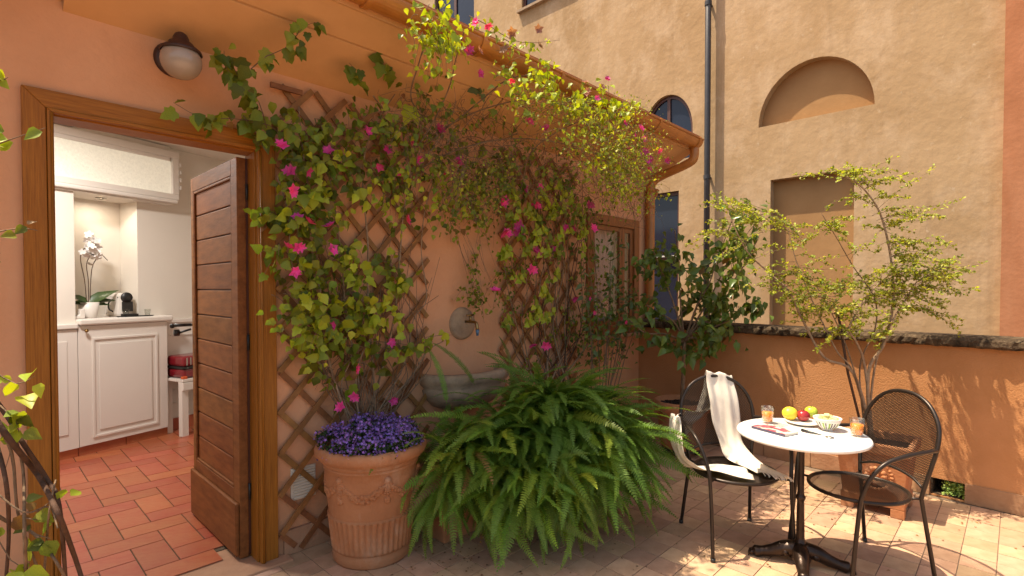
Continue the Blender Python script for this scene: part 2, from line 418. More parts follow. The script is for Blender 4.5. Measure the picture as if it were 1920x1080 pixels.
def scatter(name, tmpl, mats, material, parent):
    V = np.array(tmpl[0]); F = tmpl[1]; n = len(V)
    if not mats: return None
    A = np.array([np.array(m) for m in mats])
    W = np.einsum('kij,nj->kni', A[:, :3, :3], V) + A[:, None, :3, 3]
    verts = W.reshape(-1, 3)
    me = bpy.data.meshes.new(name)
    nf = len(F); tot = nf * len(mats)
    L = [len(f) for f in F]; loops = np.array([i for f in F for i in f])
    allloops = (loops[None, :] + (np.arange(len(mats)) * n)[:, None]).ravel()
    me.vertices.add(len(verts)); me.vertices.foreach_set('co', verts.ravel().astype(np.float32))
    me.loops.add(len(allloops)); me.loops.foreach_set('vertex_index', allloops.astype(np.int32))
    me.polygons.add(tot)
    starts = np.concatenate([[0], np.cumsum(L)[:-1]])
    ls = (starts[None, :] + (np.arange(len(mats)) * sum(L))[:, None]).ravel()
    me.polygons.foreach_set('loop_start', ls.astype(np.int32))
    me.update(calc_edges=True); me.validate()
    me.materials.append(material)
    o = link(name, me, parent); o['kind'] = 'stuff'
    return o

# ================================================================== SETTING
# --- terrace floor: a grout bed with square tiles
TS = 0.157; TX0, TY0 = 2.595, -1.415
floor = MB().box(-4, 5.0, -8, -0.0, -0.14, -0.004).add([(5.0, -8, -0.004), (5.35, 0, -0.004), (5.0, 0, -0.004)], [(0, 1, 2)]).build('terrace_floor', M['grout'])
floor['kind'] = 'structure'
g = 0.0022
tile_me = MB().box(-TS / 2 + g, TS / 2 - g, -TS / 2 + g, TS / 2 - g, -0.006, 0.0).build('tile', M['tile'], floor, bevel=0.0012)
tme = tile_me.data
cand = []
for i in range(-40, 18):
    for j in range(-42, 12):
        x = TX0 + (i + .5) * TS; y = TY0 + (j + .5) * TS
        if y > -0.02 or y < -7.5 or x < -3.9 or x > 5.24 + y * 0.09 - 0.06: continue
        v = Vector((x, y, 0)) - CAM; dz = v.dot(FW)
        px = 960 + FPX * v.dot(RT) / dz if dz > .3 else 1e6; py = PYC - FPX * v.dot(UP) / dz if dz > .3 else 1e6
        vis = dz > .3 and 540 < px < 1990 and 780 < py < 1130
        cand.append((0 if vis else 1, dz, x, y))
cand.sort()
rest = []
for k, (nv, dz, x, y) in enumerate(cand):
    mw = Matrix.Translation((x, y, random.uniform(-0.0008, 0.0008))) @ Matrix.Rotation(random.uniform(-.004, .004), 4, 'Z')
    if k < 300 and not nv:
        if k == 0: tile_me.matrix_basis = mw; LOC[tile_me.name] = mw
        else: link('tile', tme, floor, mw)
    else: rest.append(mw)
vv = [tuple(v.co) for v in tme.vertices]; ff = [tuple(p.vertices) for p in tme.polygons]
M['tile_s'] = mat('terracotta terrace tile field', (0.52, 0.325, 0.205), 0.62, col2=(0.39, 0.23, 0.135), scale=9, bump=0.2, bscale=70, rnd=0.17, island=True)
scatter('tile_field', (vv, ff), rest, M['tile_s'], floor)

lower = MB().box(-30, 60, -40, 40, -3.6, -3.3).build('ground', mat('street paving', (0.14, 0.12, 0.10), 0.9, 0.3, 3)); lower['kind'] = 'structure'

# --- facade (house with the door)
XE = 5.4
house = thing('terrace_house', 'peach plastered low house with open wooden door, overhanging eave and climbing vines', 'house', (2.5, 0.2, 0))
DX0, DX1, DZ = 0.265, 1.125, 2.31
WX0, WX1, WZ0, WZ1 = 4.25, 5.12, 1.12, 2.25
wall('wall', -4.0, XE, 0.0, 3.1, [(DX0 - .05, DX1 + .04, 0.0, DZ + 0.045), (WX0, WX1, WZ0, WZ1)], 0.0, 0.30, lambda u, t, z: (u, t, z), M['facade'], house)
MB().box(XE - 0.3, XE - 0.002, 0.302, 6.0, 0.0, 3.1).build('side_wall', M['facade'], house)
# plinth blocks along the base of the house
px_ = DX1 + 0.12; k = 0
while px_ < 5.2:
    wdt = random.uniform(0.33, 0.42)
    MB().box(px_, min(px_ + wdt, 5.3) - 0.005, -0.022, -0.001, 0.0, 0.145).build('plinth_stone', M['plinth'], house, bevel=0.003)
    px_ += wdt
# threshold
MB().box(DX0 - 0.14, DX1 + 0.14, -0.10, 0.30, -0.02, 0.012).build('threshold', M['plinth'], house, bevel=0.006)
# soffit boards, with open seams
MB().prism([(0.0, 2.79), (-.45, 3.03), (-.45, 3.05), (0.0, 2.81)], .31, 5.46, 'x').build('seam_shade_sheet', M['blackmetal'], house)  # black sheet standing in for the shade inside the open seams
prof = [(0.004, 2.772), (-0.315, 2.938), (-0.322, 2.941), (-0.47, 3.035)]
def soffit_panel(x0, x1, y0, z0, y1, z1, name='soffit_board'):
    th = 0.012
    MB().prism([(y0, z0), (y1, z1), (y1, z1 + th), (y0, z0 + th)], x0, x1, 'x').build(name, M['soffit'], house)
for (x0, x1) in ((-4.0, -1.35), (-1.343, 0.30)):
    soffit_panel(x0, x1, 0.004, 2.812, -0.47, 3.06)
for (x0, x1) in ((0.305, 2.731), (2.745, 5.47)):
    soffit_panel(x0, x1, 0.004, 2.772, -0.310, 2.935)
for (x0, x1) in ((0.305, 3.4), (3.403, 5.47)):
    soffit_panel(x0, x1, -0.322, 2.941, -0.50, 3.035)
MB().prism([(-0.505, 3.03), (-0.505, 3.17), (-0.47, 3.17), (-0.47, 3.03)], -4, 5.47, 'x').build('fascia', M['soffit'], house)
MB().prism([(0.0, 2.80), (-0.49, 3.05), (-0.49, 3.17), (0.3, 3.45), (0.3, 2.8)], 5.472, 5.50, 'x').build('gable_board', M['soffit'], house)
MB().prism([(-0.55, 3.17), (-0.55, 3.20), (5.0, 5.0), (5.0, 4.97)], -4, 5.52, 'x').build('roof', M['terracotta'], house)
# gutter
gut = thing('roof_gutter', 'orange brown half round gutter running along the eave above the vines', 'gutter', (2.5, -0.53, 3.11))
gy, gz, gr = -0.545, 3.125, 0.078
arc = [(gy + gr * math.cos(a), gz + gr * math.sin(a)) for a in [math.pi * (1 + k / 14) for k in range(15)]]
outer = arc; inner = [(gy + (gr - .006) * math.cos(a), gz + (gr - .006) * math.sin(a)) for a in [math.pi * (1 + k / 14) for k in range(15)]][::-1]
MB().prism(outer + inner, -4.0, 5.44, 'x').build('channel', M['gutter'], gut)
MB().prism([(gy + (gr - .003) * math.cos(a), gz - 0.002 + (gr - .003) * math.sin(a)) for a in [math.pi * (1 + k / 14) for k in range(15)]], 5.432, 5.438, 'x').build('end_cap', M['gutter'], gut)
MB().tube([(-4, gy - gr, gz + .004), (5.44, gy - gr, gz + .004)], 0.010, 8).build('lip', M['gutter'], gut, True)
for bx in (5.36, 4.52, 3.78, 3.05, 2.27, 1.48, 0.7):
    o2 = [(gy + (gr + .011) * math.cos(a), gz + (gr + .011) * math.sin(a)) for a in [math.pi * (0.93 + 1.07 * k / 14) for k in range(15)]]
    i2 = [(gy + (gr + .001) * math.cos(a), gz + (gr + .001) * math.sin(a)) for a in [math.pi * (0.93 + 1.07 * k / 14) for k in range(15)]][::-1]
    MB().prism(o2 + i2, bx - 0.016, bx + 0.016, 'x').build('bracket', M['gutter'], gut)
dp = thing('downpipe', 'orange brown downpipe bending from gutter end down the house corner', 'downpipe', (5.4, -0.08, 0))
MB().tube([(5.39, gy, gz - gr + .01), (5.39, gy, 2.97), (5.385, gy + .05, 2.90), (5.36, -0.18, 2.80), (5.345, -0.09, 2.74), (5.335, -0.062, 2.64), (5.335, -0.060, 2.4), (5.335, -0.060, 0.02)],
          [0.047] * 8, 14, smooth_path=5).build('pipe', M['gutter'], dp, True)
for z in (2.45, 1.2, 0.25):
    MB().tube([(5.335, -0.060, z), (5.335, -0.060, z + 0.03)], 0.053, 14).build('collar', M['gutter'], dp, True)
dq = thing('thin_pipe', 'thinner brown pipe rising beside the thick downpipe at house corner', 'pipe', (5.43, -0.03, 0))
MB().tube([(5.43, -0.035, 0.02), (5.43, -0.035, 2.5), (5.43, -0.06, 2.6), (5.40, -0.11, 2.66)], 0.026, 10, smooth_path=5).build('pipe', M['gutter'], dq, True)

# --- door: frame, leaf
FR = thing('door_frame', 'honey coloured moulded wooden frame around the open doorway', 'door frame', (0.7, 0, 0))
def mitre_frame(x0, x1, ztop, wd, y0, y1, name, zb=0.0):
    """three boards with mitred corners round an opening x0..x1, up to ztop, board width wd outward"""
    MB().prism([(x0 - wd, zb), (x0, zb), (x0, ztop), (x0 - wd, ztop + wd)], y0, y1).build(name, M['wood'], FR, bevel=0.003)
    MB().prism([(x1, zb), (x1 + wd, zb), (x1 + wd, ztop + wd), (x1, ztop)], y0, y1).build(name, M['wood'], FR, bevel=0.003)
    MB().prism([(x0 + .0005, ztop), (x1 - .0005, ztop), (x1 + wd - .0005, ztop + wd), (x0 - wd + .0005, ztop + wd)], y0, y1).build(name, M['wood_h'], FR, bevel=0.003)
mitre_frame(DX0 - .024, DX1 + .006, DZ + .02, 0.078, -0.028, -0.001, 'architrave', 0.012)
mitre_frame(DX0 - .004, DX1 - .012, DZ + .002, 0.018, -0.036, -0.003, 'inner_bead', 0.012)
mitre_frame(DX0 + .002, DX1 - .020, DZ - .004, 0.030, 0.001, 0.135, 'jamb', 0.012)
for xx in (DX0 - .006, DX1 + .002):
    MB().tube([(xx, -0.038, 0.014), (xx, -0.038, DZ)], 0.006, 8).build('bead_strip', M['wood'], FR, True)

leaf = thing('door_leaf', 'brown wooden door standing open inward, horizontal boards above kick panel', 'door', (1.05, 0.09, 0))
LX, LX2 = 1.045, 1.092; Y0, Y1 = 0.095, 0.965; ZT = 2.285
MB().box(LX, LX2, Y0, Y0 + 0.095, 0.02, ZT).build('stile', M['doorwood'], leaf, bevel=0.003)
MB().box(LX, LX2, Y1 - 0.05, Y1, 0.02, ZT).build('stile', M['doorwood'], leaf, bevel=0.003)
MB().box(LX, LX2, Y0 + 0.0955, Y1 - 0.0505, ZT - 0.09, ZT).build('top_rail', M['doorwood'], leaf, bevel=0.003)
MB().box(LX, LX2, Y0 + 0.0955, Y1 - 0.0505, 0.02, 0.40).build('bottom_rail', M['doorwood'], leaf, bevel=0.003)
MB().box(LX - 0.022, LX - 0.0005, Y0 + 0.005, Y1 - 0.0, 0.035, 0.335).build('kick_board', M['doorwood'], leaf, bevel=0.007)
nb = 11; zz0, zz1 = 0.40, ZT - 0.09; hh = (zz1 - zz0) / nb
for i in range(nb):
    MB().box(LX + 0.014, LX2 - 0.01, Y0 + 0.096, Y1 - 0.051, zz0 + i * hh + 0.003, zz0 + (i + 1) * hh - 0.003).build('board', M['doorwood'], leaf, bevel=0.005)
MB().box(LX2 - 0.0095, LX2 - 0.002, Y0 + 0.096, Y1 - 0.051, 0.401, ZT - 0.091).build('backing', M['darkwood'], leaf)
for yy in (Y0 + 0.096, Y1 - 0.066):
    MB().box(LX + 0.001, LX + 0.0135, yy, yy + 0.015, 0.405, ZT - 0.092).build('moulding', M['doorwood'], leaf, bevel=0.004)
MB().box(LX + 0.001, LX + 0.0135, Y0 + 0.112, Y1 - 0.067, ZT - 0.107, ZT - 0.092).build('moulding', M['doorwood'], leaf, bevel=0.004)
MB().box(LX + 0.001, LX + 0.0135, Y0 + 0.112, Y1 - 0.067, 0.402, 0.417).build('moulding', M['doorwood'], leaf, bevel=0.004)
lk = MB().box(LX + 0.008, LX2 - 0.012, Y1 + 0.0005, Y1 + 0.003, 1.06, 1.42).build('lock_plate', M['steel'], leaf)
hd = MB().tube([(LX - 0.001, Y1 - 0.035, 1.30), (LX - 0.055, Y1 - 0.035, 1.30)], 0.011, 10).tube([(LX - 0.055, Y1 - 0.035, 1.30), (LX - 0.062, Y1 - 0.055, 1.298), (LX - 0.060, Y1 - 0.10, 1.292)], 0.009, 10)
hd = MB().tube([(LX2 + 0.001, Y1 - 0.035, 1.30), (LX2 + 0.05, Y1 - 0.035, 1.30), (LX2 + 0.055, Y1 + 0.03, 1.30)], 0.010, 10)
MB().tube([(LX - 0.0, Y1 + 0.03, 1.305), (LX - 0.11, Y1 + 0.03, 1.305)], [0.010, 0.011], 10).tube([(LX + .03, Y1 - .0, 1.305), (LX + .0, Y1 + .03, 1.305)], 0.009, 8).ball((LX - 0.11, Y1 + 0.03, 1.302), 0.016).build('handle', M['blackmetal'], leaf, True)
MB().tube([(LX - 0.10, Y1 + 0.03, 1.255), (LX - 0.07, Y1 + 0.03, 1.255)], 0.022, 14).tube([(LX - 0.07, Y1 + 0.03, 1.255), (LX + .0, Y1 + 0.03, 1.275)], 0.007, 8).build('lock_cylinder', M['blackmetal'], leaf, True)
for z in (.35, 1.2, 2.05):
    MB().tube([(LX2 + .004, Y0 - .006, z), (LX2 + .004, Y0 - .006, z + .09)], .007, 8).build('hinge', M['blackmetal'], leaf, True)
MB().box(LX2 + 0.0005, LX2 + 0.012, Y0 + 0.001, Y0 + 0.02, 0.03, ZT).build('edge_strip', M['darkwood'], leaf)

# --- interior
ifl = MB().box(-1.6, 2.75, 0.30, 4.2, -0.06, 0.014).build('indoor_floor', M['igrout']); ifl['kind'] = 'structure'
HW = 0.172; gg = 0.0032
hm = MB().box(gg, 2 * HW - gg, gg, HW - gg, 0.0, 0.0065).build('herringbone_tile', M['itile'], ifl, bevel=0.0015)
vm = MB().box(gg, HW - gg, gg, 2 * HW - gg, 0.0, 0.0065).build('herringbone_tile', M['itile'], ifl, bevel=0.0015)
first = {0: hm, 1: vm}; ox, oy = 0.635 - 2 * HW, 0.85 + 2 * HW
for a in range(-30, 30):
    for b in range(-15, 15):
        bx, by = ox + (a + 2 * b) * HW, oy + (a - 2 * b) * HW
        for kd, (x, y) in ((0, (bx, by)), (1, (bx + 2 * HW, by - HW))):
            sx, sy = (2 * HW, HW) if kd == 0 else (HW, 2 * HW)
            if x < -0.4 or x + sx > 2.0 or y < 0.14 or y + sy > 3.9: continue
            if y < 0.32 and (x < DX0 or x + sx > DX1): continue
            mw = Matrix.Translation((x, y, 0.0142 + random.uniform(0, 0.0006)))
            if first[kd] is not None:
                first[kd].matrix_basis = mw; LOC[first[kd].name] = mw; first[kd] = None
            else: link('herringbone_tile', (hm if kd == 0 else vm).data, ifl, mw)
# rotated frame of the kitchenette: local x along its front, local y into the wall
KA = math.atan2(.252, .754)
KM = Matrix.Translation((0.68, 3.081, 0.0)) @ Matrix.Rotation(KA, 4, 'Z')
room = thing('indoor_room', 'pale painted room seen through the open doorway', 'room', (0.7, 3.0, 0))
def kb(x0, x1, y0, y1, z0, z1): return MB().box(x0, x1, y0, y1, z0, z1).xf(KM)
kb(-1.6, -0.002, 0.03, 0.10, 1.235, 3.2).build('wall_panel', M['iwall'], room)
kb(-1.0, 1.0, 0.43, 0.50, 0.0, 3.2).build('niche_wall', M['iwall'], room)
kb(0.585, 2.6, 0.13, 0.428, 1.225, 3.2).build('wall_panel', M['iwall'], room)
kb(0.86, 2.6, 0.135, 0.428, 0.0, 1.18).build('wainscot', M['white'], room)
kb(0.80, 2.6, 0.105, 0.14, 1.181, 1.224).build('dado_rail', M['white'], room, bevel=0.008)
for (zz) in (1.04, 0.45, 0.30):
    kb(0.9, 2.5, 0.122, 0.1345, zz, zz + 0.018).build('panel_moulding', M['white'], room, bevel=0.004)
for i in range(5):
    kb(0.86 + i * .2, 0.86 + (i + 1) * .2 - .004, 0.115, 0.1345, 0.02, 0.15).build('skirting_tile', M['itile'], room, bevel=0.002)
MB().box(-1.65, 2.8, 0.31, 5.0, 3.05, 3.12).build('room_ceiling', M['iwall'], room)
MB().box(-1.65, -1.6, 0.31, 5.0, 0.0, 3.05).build('left_wall', M['iwall'], room)
MB().box(2.75, 2.8, 0.31, 5.0, 0.0, 3.05).build('right_wall', M['iwall'], room)
wallb = MB().box(-1.6, 2.75, 0.303, 0.309, DZ + .06, 3.05).box(-1.6, DX0 - .06, 0.303, 0.309, 0, 3.05).box(DX1 + .06, 2.75, 0.303, 0.309, 0, 3.05).build('front_lining', M['iwall'], room)
# bulkhead and transom window
kb(-1.2, 0.858, 0.0, 0.428, 2.43, 2.47).build('bulkhead_base', M['white'], room)
kb(-1.2, 0.905, -0.035, -0.0005, 2.445, 2.485).build('bulkhead_moulding', M['white'], room, bevel=0.012)
kb(-1.2, 0.858, 0.03, 0.429, 2.4705, 3.04).build('bulkhead', M['iwall'], room)
tw = thing('transom_window', 'narrow white framed transom window with patterned frosted glass', 'window', tuple(KM @ Vector((0.3, 0, 2.6))))
for (a, b, c_, d_) in ((-1.15, 0.93, 2.92, 2.99), (-1.15, 0.93, 2.487, 2.545), (0.862, 0.93, 2.545, 2.92)):
    kb(a, b, -0.012, 0.0295, c_, d_).build('frame', M['white'], tw, bevel=0.006)
kb(-1.15, 0.84, -0.004, 0.0295, 2.885, 2.9195).build('sash', M['white'], tw, bevel=0.003)
kb(-1.15, 0.8615, 0.018, 0.0290, 2.5455, 2.8845).build('pane', M['frost_glow'], tw)
for zz in (2.6, 2.68, 2.76, 2.84):
    kb(0.935, 0.95, -0.02, 0.0, zz, zz + 0.04).build('hinge', M['white'], tw)
# tall left cabinet + low cabinet
cabL = thing('tall_cabinet', 'plain white panelled cupboard at the left edge of doorway', 'cabinet', tuple(KM @ Vector((-.4, .1, 0))))
kb(-1.5, -0.004, 0.022, 0.42, 0.10, 1.185).build('carcass', M['white'], cabL)
kb(-0.80, -0.004, 0.0, 0.0215, 0.102, 1.18).build('cupboard_door', M['white'], cabL, bevel=0.002)
kb(-0.70, -0.085, -0.008, -0.0005, 0.24, 1.08).build('raised_panel', M['white'], cabL, bevel=0.004)
kb(-1.5, -0.002, -0.02, 0.42, 1.186, 1.234).build('worktop', M['white'], cabL, bevel=0.01)
for i in range(4):
    kb(-0.004 - (i + 1) * .2, -0.006 - i * .2, 0.02, 0.04, 0.018, 0.099).build('skirting_tile', M['itile'], cabL, bevel=0.001)
cab = thing('low_cabinet', 'white minibar cabinet with raised panel door and rounded worktop', 'cabinet', tuple(KM @ Vector((.4, .1, 0))))
kb(0.0, 0.795, 0.022, 0.427, 0.10, 1.213).build('carcass', M['white'], cab)
kb(0.002, 0.790, 0.0, 0.0215, 0.104, 1.208).build('cupboard_door', M['white'], cab, bevel=0.002)
def pframe(x0, x1, z0, z1, wd, y0, y1, par, nm='panel_bead'):
    for q in (((x0, z0), (x1, z0), (x1 - wd, z0 + wd), (x0 + wd, z0 + wd)), ((x0, z1), (x0 + wd, z1 - wd), (x1 - wd, z1 - wd), (x1, z1)),
              ((x0, z0), (x0 + wd, z0 + wd), (x0 + wd, z1 - wd), (x0, z1)), ((x1, z0), (x1, z1), (x1 - wd, z1 - wd), (x1 - wd, z0 + wd))):
        MB().prism(list(q), y0, y1).xf(KM).build(nm, M['white'], par, bevel=0.003)
pframe(0.105, 0.69, 0.165, 1.095, 0.022, -0.012, -0.0005, cab)
kb(0.16, 0.635, -0.010, -0.0005, 0.225, 1.035).build('raised_panel', M['white'], cab, bevel=0.006)
kb(-0.001, 0.84, -0.035, 0.427, 1.214, 1.272).build('worktop', M['white'], cab, bevel=0.016)
MB().ball(tuple(KM @ Vector((0.055, -0.03, 1.165))), 0.016).tube([KM @ Vector((0.055, -0.001, 1.165)), KM @ Vector((0.055, -0.025, 1.165))], 0.006, 8).build('knob', M['brass'], cab, True)
for i in range(2):
    kb(i * .4, (i + 1) * .4 - .006, 0.02, 0.04, 0.018, 0.099).build('skirting_tile', M['itile'], cab, bevel=0.001)
# downlight
dl = thing('downlight', 'small round lit recessed spotlight under the white bulkhead', 'spotlight', tuple(KM @ Vector((0.34, .2, 2.42))))
dlp = KM @ Vector((0.30, 0.20, 0)); dlp.z = 2.43
MB().lathe([(0.030, -0.001), (0.045, -0.001), (0.045, -0.008), (0.032, -0.012), (0.030, -0.001)], dlp, 24).build('rim', M['steel'], dl, True)
MB().lathe([(0.0005, -0.004), (0.029, -0.004)], dlp, 20).build('bulb', M['bulb'], dl)
def lamp(name, loc, e, size, col=(1, .86, .70), par=None, rot=(0, 0, 0)):
    d = bpy.data.lights.new(name, 'AREA'); d.energy = e; d.size = size; d.color = col; d.shape = 'DISK'
    o = bpy.data.objects.new(name, d); COL.objects.link(o); o.location = loc; o.rotation_euler = rot; return o
lamp('downlight_lamp', (dlp.x, dlp.y, 2.405), 1.1, 0.05, (1, .93, .88))
cl = thing('added_ceiling_light', 'round white ceiling light added out of view to brighten the room', 'ceiling light', (0.2, 1.9, 3.0))  # added fixture, out of view, holding the lamp that brightens the room
MB().lathe([(0.001, 0.045), (0.20, 0.045), (0.21, 0.03), (0.20, 0.012), (0.17, 0.006)], (0.2, 1.9, 3.0), 28).build('rim', M['white'], cl, True)
lamp('added_ceiling_lamp', (0.2, 1.9, 2.99), 44, 0.34, (.90, .92, 1.0))  # unseen lamp added to light the room

# ================================================================== PARAPET
def pxl(y): return 5.20 + y * 0.075                # inner face of the parapet
PA = thing('parapet_wall', 'orange plastered terrace parapet with weathered dark stone coping and plinth', 'wall', (5.0, -3, 0))
pang = math.atan2(-1, -0.075)
PM = Matrix.Translation((5.20, 0.0, 0)) @ Matrix.Rotation(pang, 4, 'Z')     # local +x runs away from the house, local +y away from the terrace
dr0, dr1 = 2.60, 2.80
wall('wall', -0.0, 7.0, 0.0, 1.13, [(dr0, dr1, 0.012, 0.135)], 0.0, 0.22, lambda u, t, z: tuple(PM @ Vector((u, t, z))), M['parapet'], PA)
MB().box(dr0 + .002, dr1 - .002, .01, .215, .0125, .020).box(dr0 + .001, dr0 + .012, .004, .215, .021, .133).box(dr0 + .001, dr1 - .001, .21, .23, .021, .133).xf(PM).build('drain_shade_slabs', M['stone'], PA)  # dark slabs put in so the drain hole looks shaded
u = 0.0
while u < 6.9:
    wd = random.uniform(0.30, 0.40)
    e = min(u + wd, 6.9)
    if u < dr0 < e: e = dr0
    if abs(u - dr0) < 1e-6: u = dr1; continue
    MB().box(u, e - 0.004, -0.012, -0.001, 0.0, 0.142).xf(PM).build('plinth_stone', M['plinth'], PA, bevel=0.002)
    u = e
u = -0.02
while u < 6.9:
    wd = random.uniform(1.7, 2.4)
    n = 70; ring = []
    mb = MB(); e = u + wd - 0.006; rows = []
    for i in range(n + 1):
        uu = u + (e - u) * i / n
        j = lambda s=0.008: random.uniform(-s, s)
        prof_ = [(-0.052 + j(.004), 1.128 + j(.004)), (-0.068 + j(.01), 1.146 + j()), (-0.066 + j(), 1.180 + j()), (-0.045 + j(), 1.203 + j(.004)), (0.10, 1.210 + j(.004)), (0.26, 1.205), (0.27, 1.131)]
        rows.append([tuple(PM @ Vector((uu, a, b))) for a, b in prof_])
    v = [q for r_ in rows for q in r_]; f = []
    for i in range(n):
        for k_ in range(7):
            f.append((i * 7 + k_, i * 7 + (k_ + 1) % 7, (i + 1) * 7 + (k_ + 1) % 7, (i + 1) * 7 + k_))
    f += [tuple(range(6, -1, -1)), tuple(range(n * 7, n * 7 + 7))]
    mb.add(v, f).build('coping_stone', M['stone'], PA)
    u += wd

# ================================================================== BIG OCHRE BUILDING
XB = 9.0
bb = thing('ochre_building', 'tall ochre plastered building with blind arch and blind window beyond parapet', 'building', (XB, 2, -3.3))
def semi(a, b, z0, h): return lambda y: z0 + h * math.sqrt(max(0.0, 1 - ((y - (a + b) / 2) / ((b - a) / 2)) ** 2))
wa = (1.165, 2.16)
ops = [(-1.305, -0.154, 0.75, 3.30), (-1.541, 0.043, 4.18, semi(-1.541, 0.043, 4.18, 0.885)),
       (wa[0], wa[1], 4.0, semi(wa[0], wa[1], 4.55, 0.54)), (1.42, 2.25, 0.55, 3.335), (3.9, 5.33, 8.0, 10.0), (6.98, 8.6, 7.6, 10.0)]
ops[2] = (wa[0], wa[1], 3.9, semi(wa[0], wa[1], 4.42, 0.70))
wall('wall', -2.888, 14.0, -3.3, 12.0, ops, 0.0, 0.16, lambda u, t, z: (XB + t, u, z), M['ochre'], bb)
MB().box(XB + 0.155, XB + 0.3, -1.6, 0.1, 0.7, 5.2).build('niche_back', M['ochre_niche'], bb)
MB().box(XB + 0.5, XB + 6, -2.8, 14, -3.3, 11.9).build('core', M['ochre'], bb)
MB().box(XB - 0.14, XB + 0.35, -7.5, -2.89, -3.3, 12.0).build('pilaster', M['rust_plaster'], bb)
# arched window
aw = MB()
cy_, hw_ = (wa[0] + wa[1]) / 2, (wa[1] - wa[0]) / 2
rim = [(cy_ + hw_ * math.cos(a), 4.42 + 0.70 * math.sin(a)) for a in [math.pi * k / 24 for k in range(25)]]
rin = [(cy_ + (hw_ - .06) * math.cos(a), 4.42 + 0.64 * math.sin(a)) for a in [math.pi * k / 24 for k in range(25)]]
fw_ = MB()
for i in range(24):
    q = [rim[i], rim[i + 1], rin[i + 1], rin[i]]
    fw_.prism(q, XB + 0.07, XB + 0.12, 'x')
fw_.prism([(wa[0], 3.9), (wa[0] + .06, 3.9), (wa[0] + .06, 4.42), (wa[0], 4.42)], XB + .07, XB + .12, 'x')
fw_.prism([(wa[1] - .06, 3.9), (wa[1], 3.9), (wa[1], 4.42), (wa[1] - .06, 4.42)], XB + .07, XB + .12, 'x')
fw_.prism([(cy_ - .03, 3.9), (cy_ + .03, 3.9), (cy_ + .03, 5.065), (cy_ - .03, 5.065)], XB + .071, XB + .119, 'x')
MB().prism([(wa[0] + .001, 3.9), (wa[1] - .001, 3.9)] + [(a + 0.0, b) for a, b in rin], XB + 0.10, XB + 0.104, 'x')
awo = fw_.build('arched_window', M['darkwood'], bb)
MB().prism([(wa[0] + .02, 3.9), (wa[0] + .02, 4.42)][::1] + [(a, b) for a, b in rin] + [(wa[1] - .02, 4.42), (wa[1] - .02, 3.9)], XB + 0.10, XB + 0.105, 'x').build('pane', M['pane'], awo)
# dark narrow window
nw = MB().box(XB + .06, XB + .11, 1.421, 1.47, .56, 3.33).box(XB + .06, XB + .11, 2.2, 2.25, .56, 3.33).box(XB + .06, XB + .11, 1.471, 2.199, 3.27, 3.33).box(XB + .06, XB + .11, 1.471, 2.199, 2.08, 2.13).build('narrow_window', M['darkwood'], bb)
MB().box(XB + .09, XB + .094, 1.471, 2.199, .56, 3.269).build('pane', M['pane'], nw)
MB().box(XB + .02, XB + .05, 1.425, 2.2, 2.14, 2.165).build('glazing_bar', M['white'], nw)
for (a, b, c_, d_) in ((3.9, 5.33, 8.0, 10.0), (6.98, 8.6, 7.6, 10.0)):
    uw = MB().box(XB + .06, XB + .11, a, a + .07, c_, d_).box(XB + .06, XB + .11, b - .07, b, c_, d_).box(XB + .06, XB + .11, (a + b) / 2 - .05, (a + b) / 2 + .05, c_, d_).build('upper_window', M['darkwood'], bb)
    MB().box(XB + .09, XB + .094, a + .071, b - .071, c_, d_).build('pane', M['pane'], uw)
    MB().box(XB - 0.09, XB - .001, a - .08, b + .08, c_ - .06, c_ - .005).build('window_sill', M['greystone'], uw)
ip = thing('iron_downpipe', 'slim dark iron downpipe on the ochre building wall', 'downpipe', (XB - .12, .83, -3.3))
MB().tube([(XB - .13, 0.84, -3.2), (XB - .13, 0.84, 11.8)], 0.050, 14).build('pipe', M['pipe'], ip, True)
for z in (3.44, 0.6, 6.4, 9.4):
    MB().tube([(XB - .13, 0.84, z), (XB - .13, 0.84, z + .07)], 0.060, 14).box(XB - .1, XB - .001, .82, .86, z + .02, z + .05).build('collar', M['pipe'], ip)

# ================================================================== WALL FITTINGS
# globe lamp
wl = thing('wall_lamp', 'round opal globe lamp with dark metal cap mounted under the soffit', 'wall lamp', (0.72, 0, 2.65))
lc = Vector((0.722, -0.15, 2.640))
MB().ball((0, 0, 0), 0.088, 24, 14, (1, 1, 0.98)).build('globe', M['opal'], wl, True, Matrix.Translation(lc))
MB().lathe([(0.0005, 0.135), (0.012, 0.135), (0.026, 0.125), (0.034, 0.108), (0.036, 0.094), (0.052, 0.084), (0.056, 0.074), (0.085, 0.052), (0.090, 0.040), (0.084, 0.036)], lc, 28).build('cap', M['lampmetal'], wl, True)
MB().lathe([(0.0005, 0.0), (0.082, 0.0), (0.085, 0.012), (0.072, 0.03), (0.0005, 0.035)], (0, 0, 0), 28).xf(Matrix.Translation((lc.x, 0.0, lc.z + .045)) @ Matrix.Rotation(R(90), 4, 'X')).build('back_plate', M['lampmetal'], wl, True)
MB().tube([(lc.x, -0.03, lc.z + .03), (lc.x, -0.075, lc.z + .075), (lc.x, -0.13, lc.z + .10)], 0.022, 12, smooth_path=4).build('bracket', M['lampmetal'], wl, True)
# vent
vt = thing('vent_grille', 'cream slatted vent grille low on wall behind the lattice', 'vent', (1.365, -.01, .4))
MB().box(1.29, 1.44, -0.010, -0.0005, 0.305, 0.495).build('frame', M['ventwhite'], vt, bevel=0.002)
for i in range(10):
    z = 0.318 + i * 0.0172
    MB().prism([(-0.011, z), (-0.022, z + .003), (-0.022, z + .006), (-0.011, z + .012)], 1.30, 1.43, 'x').build('slat', M['ventwhite'], vt)
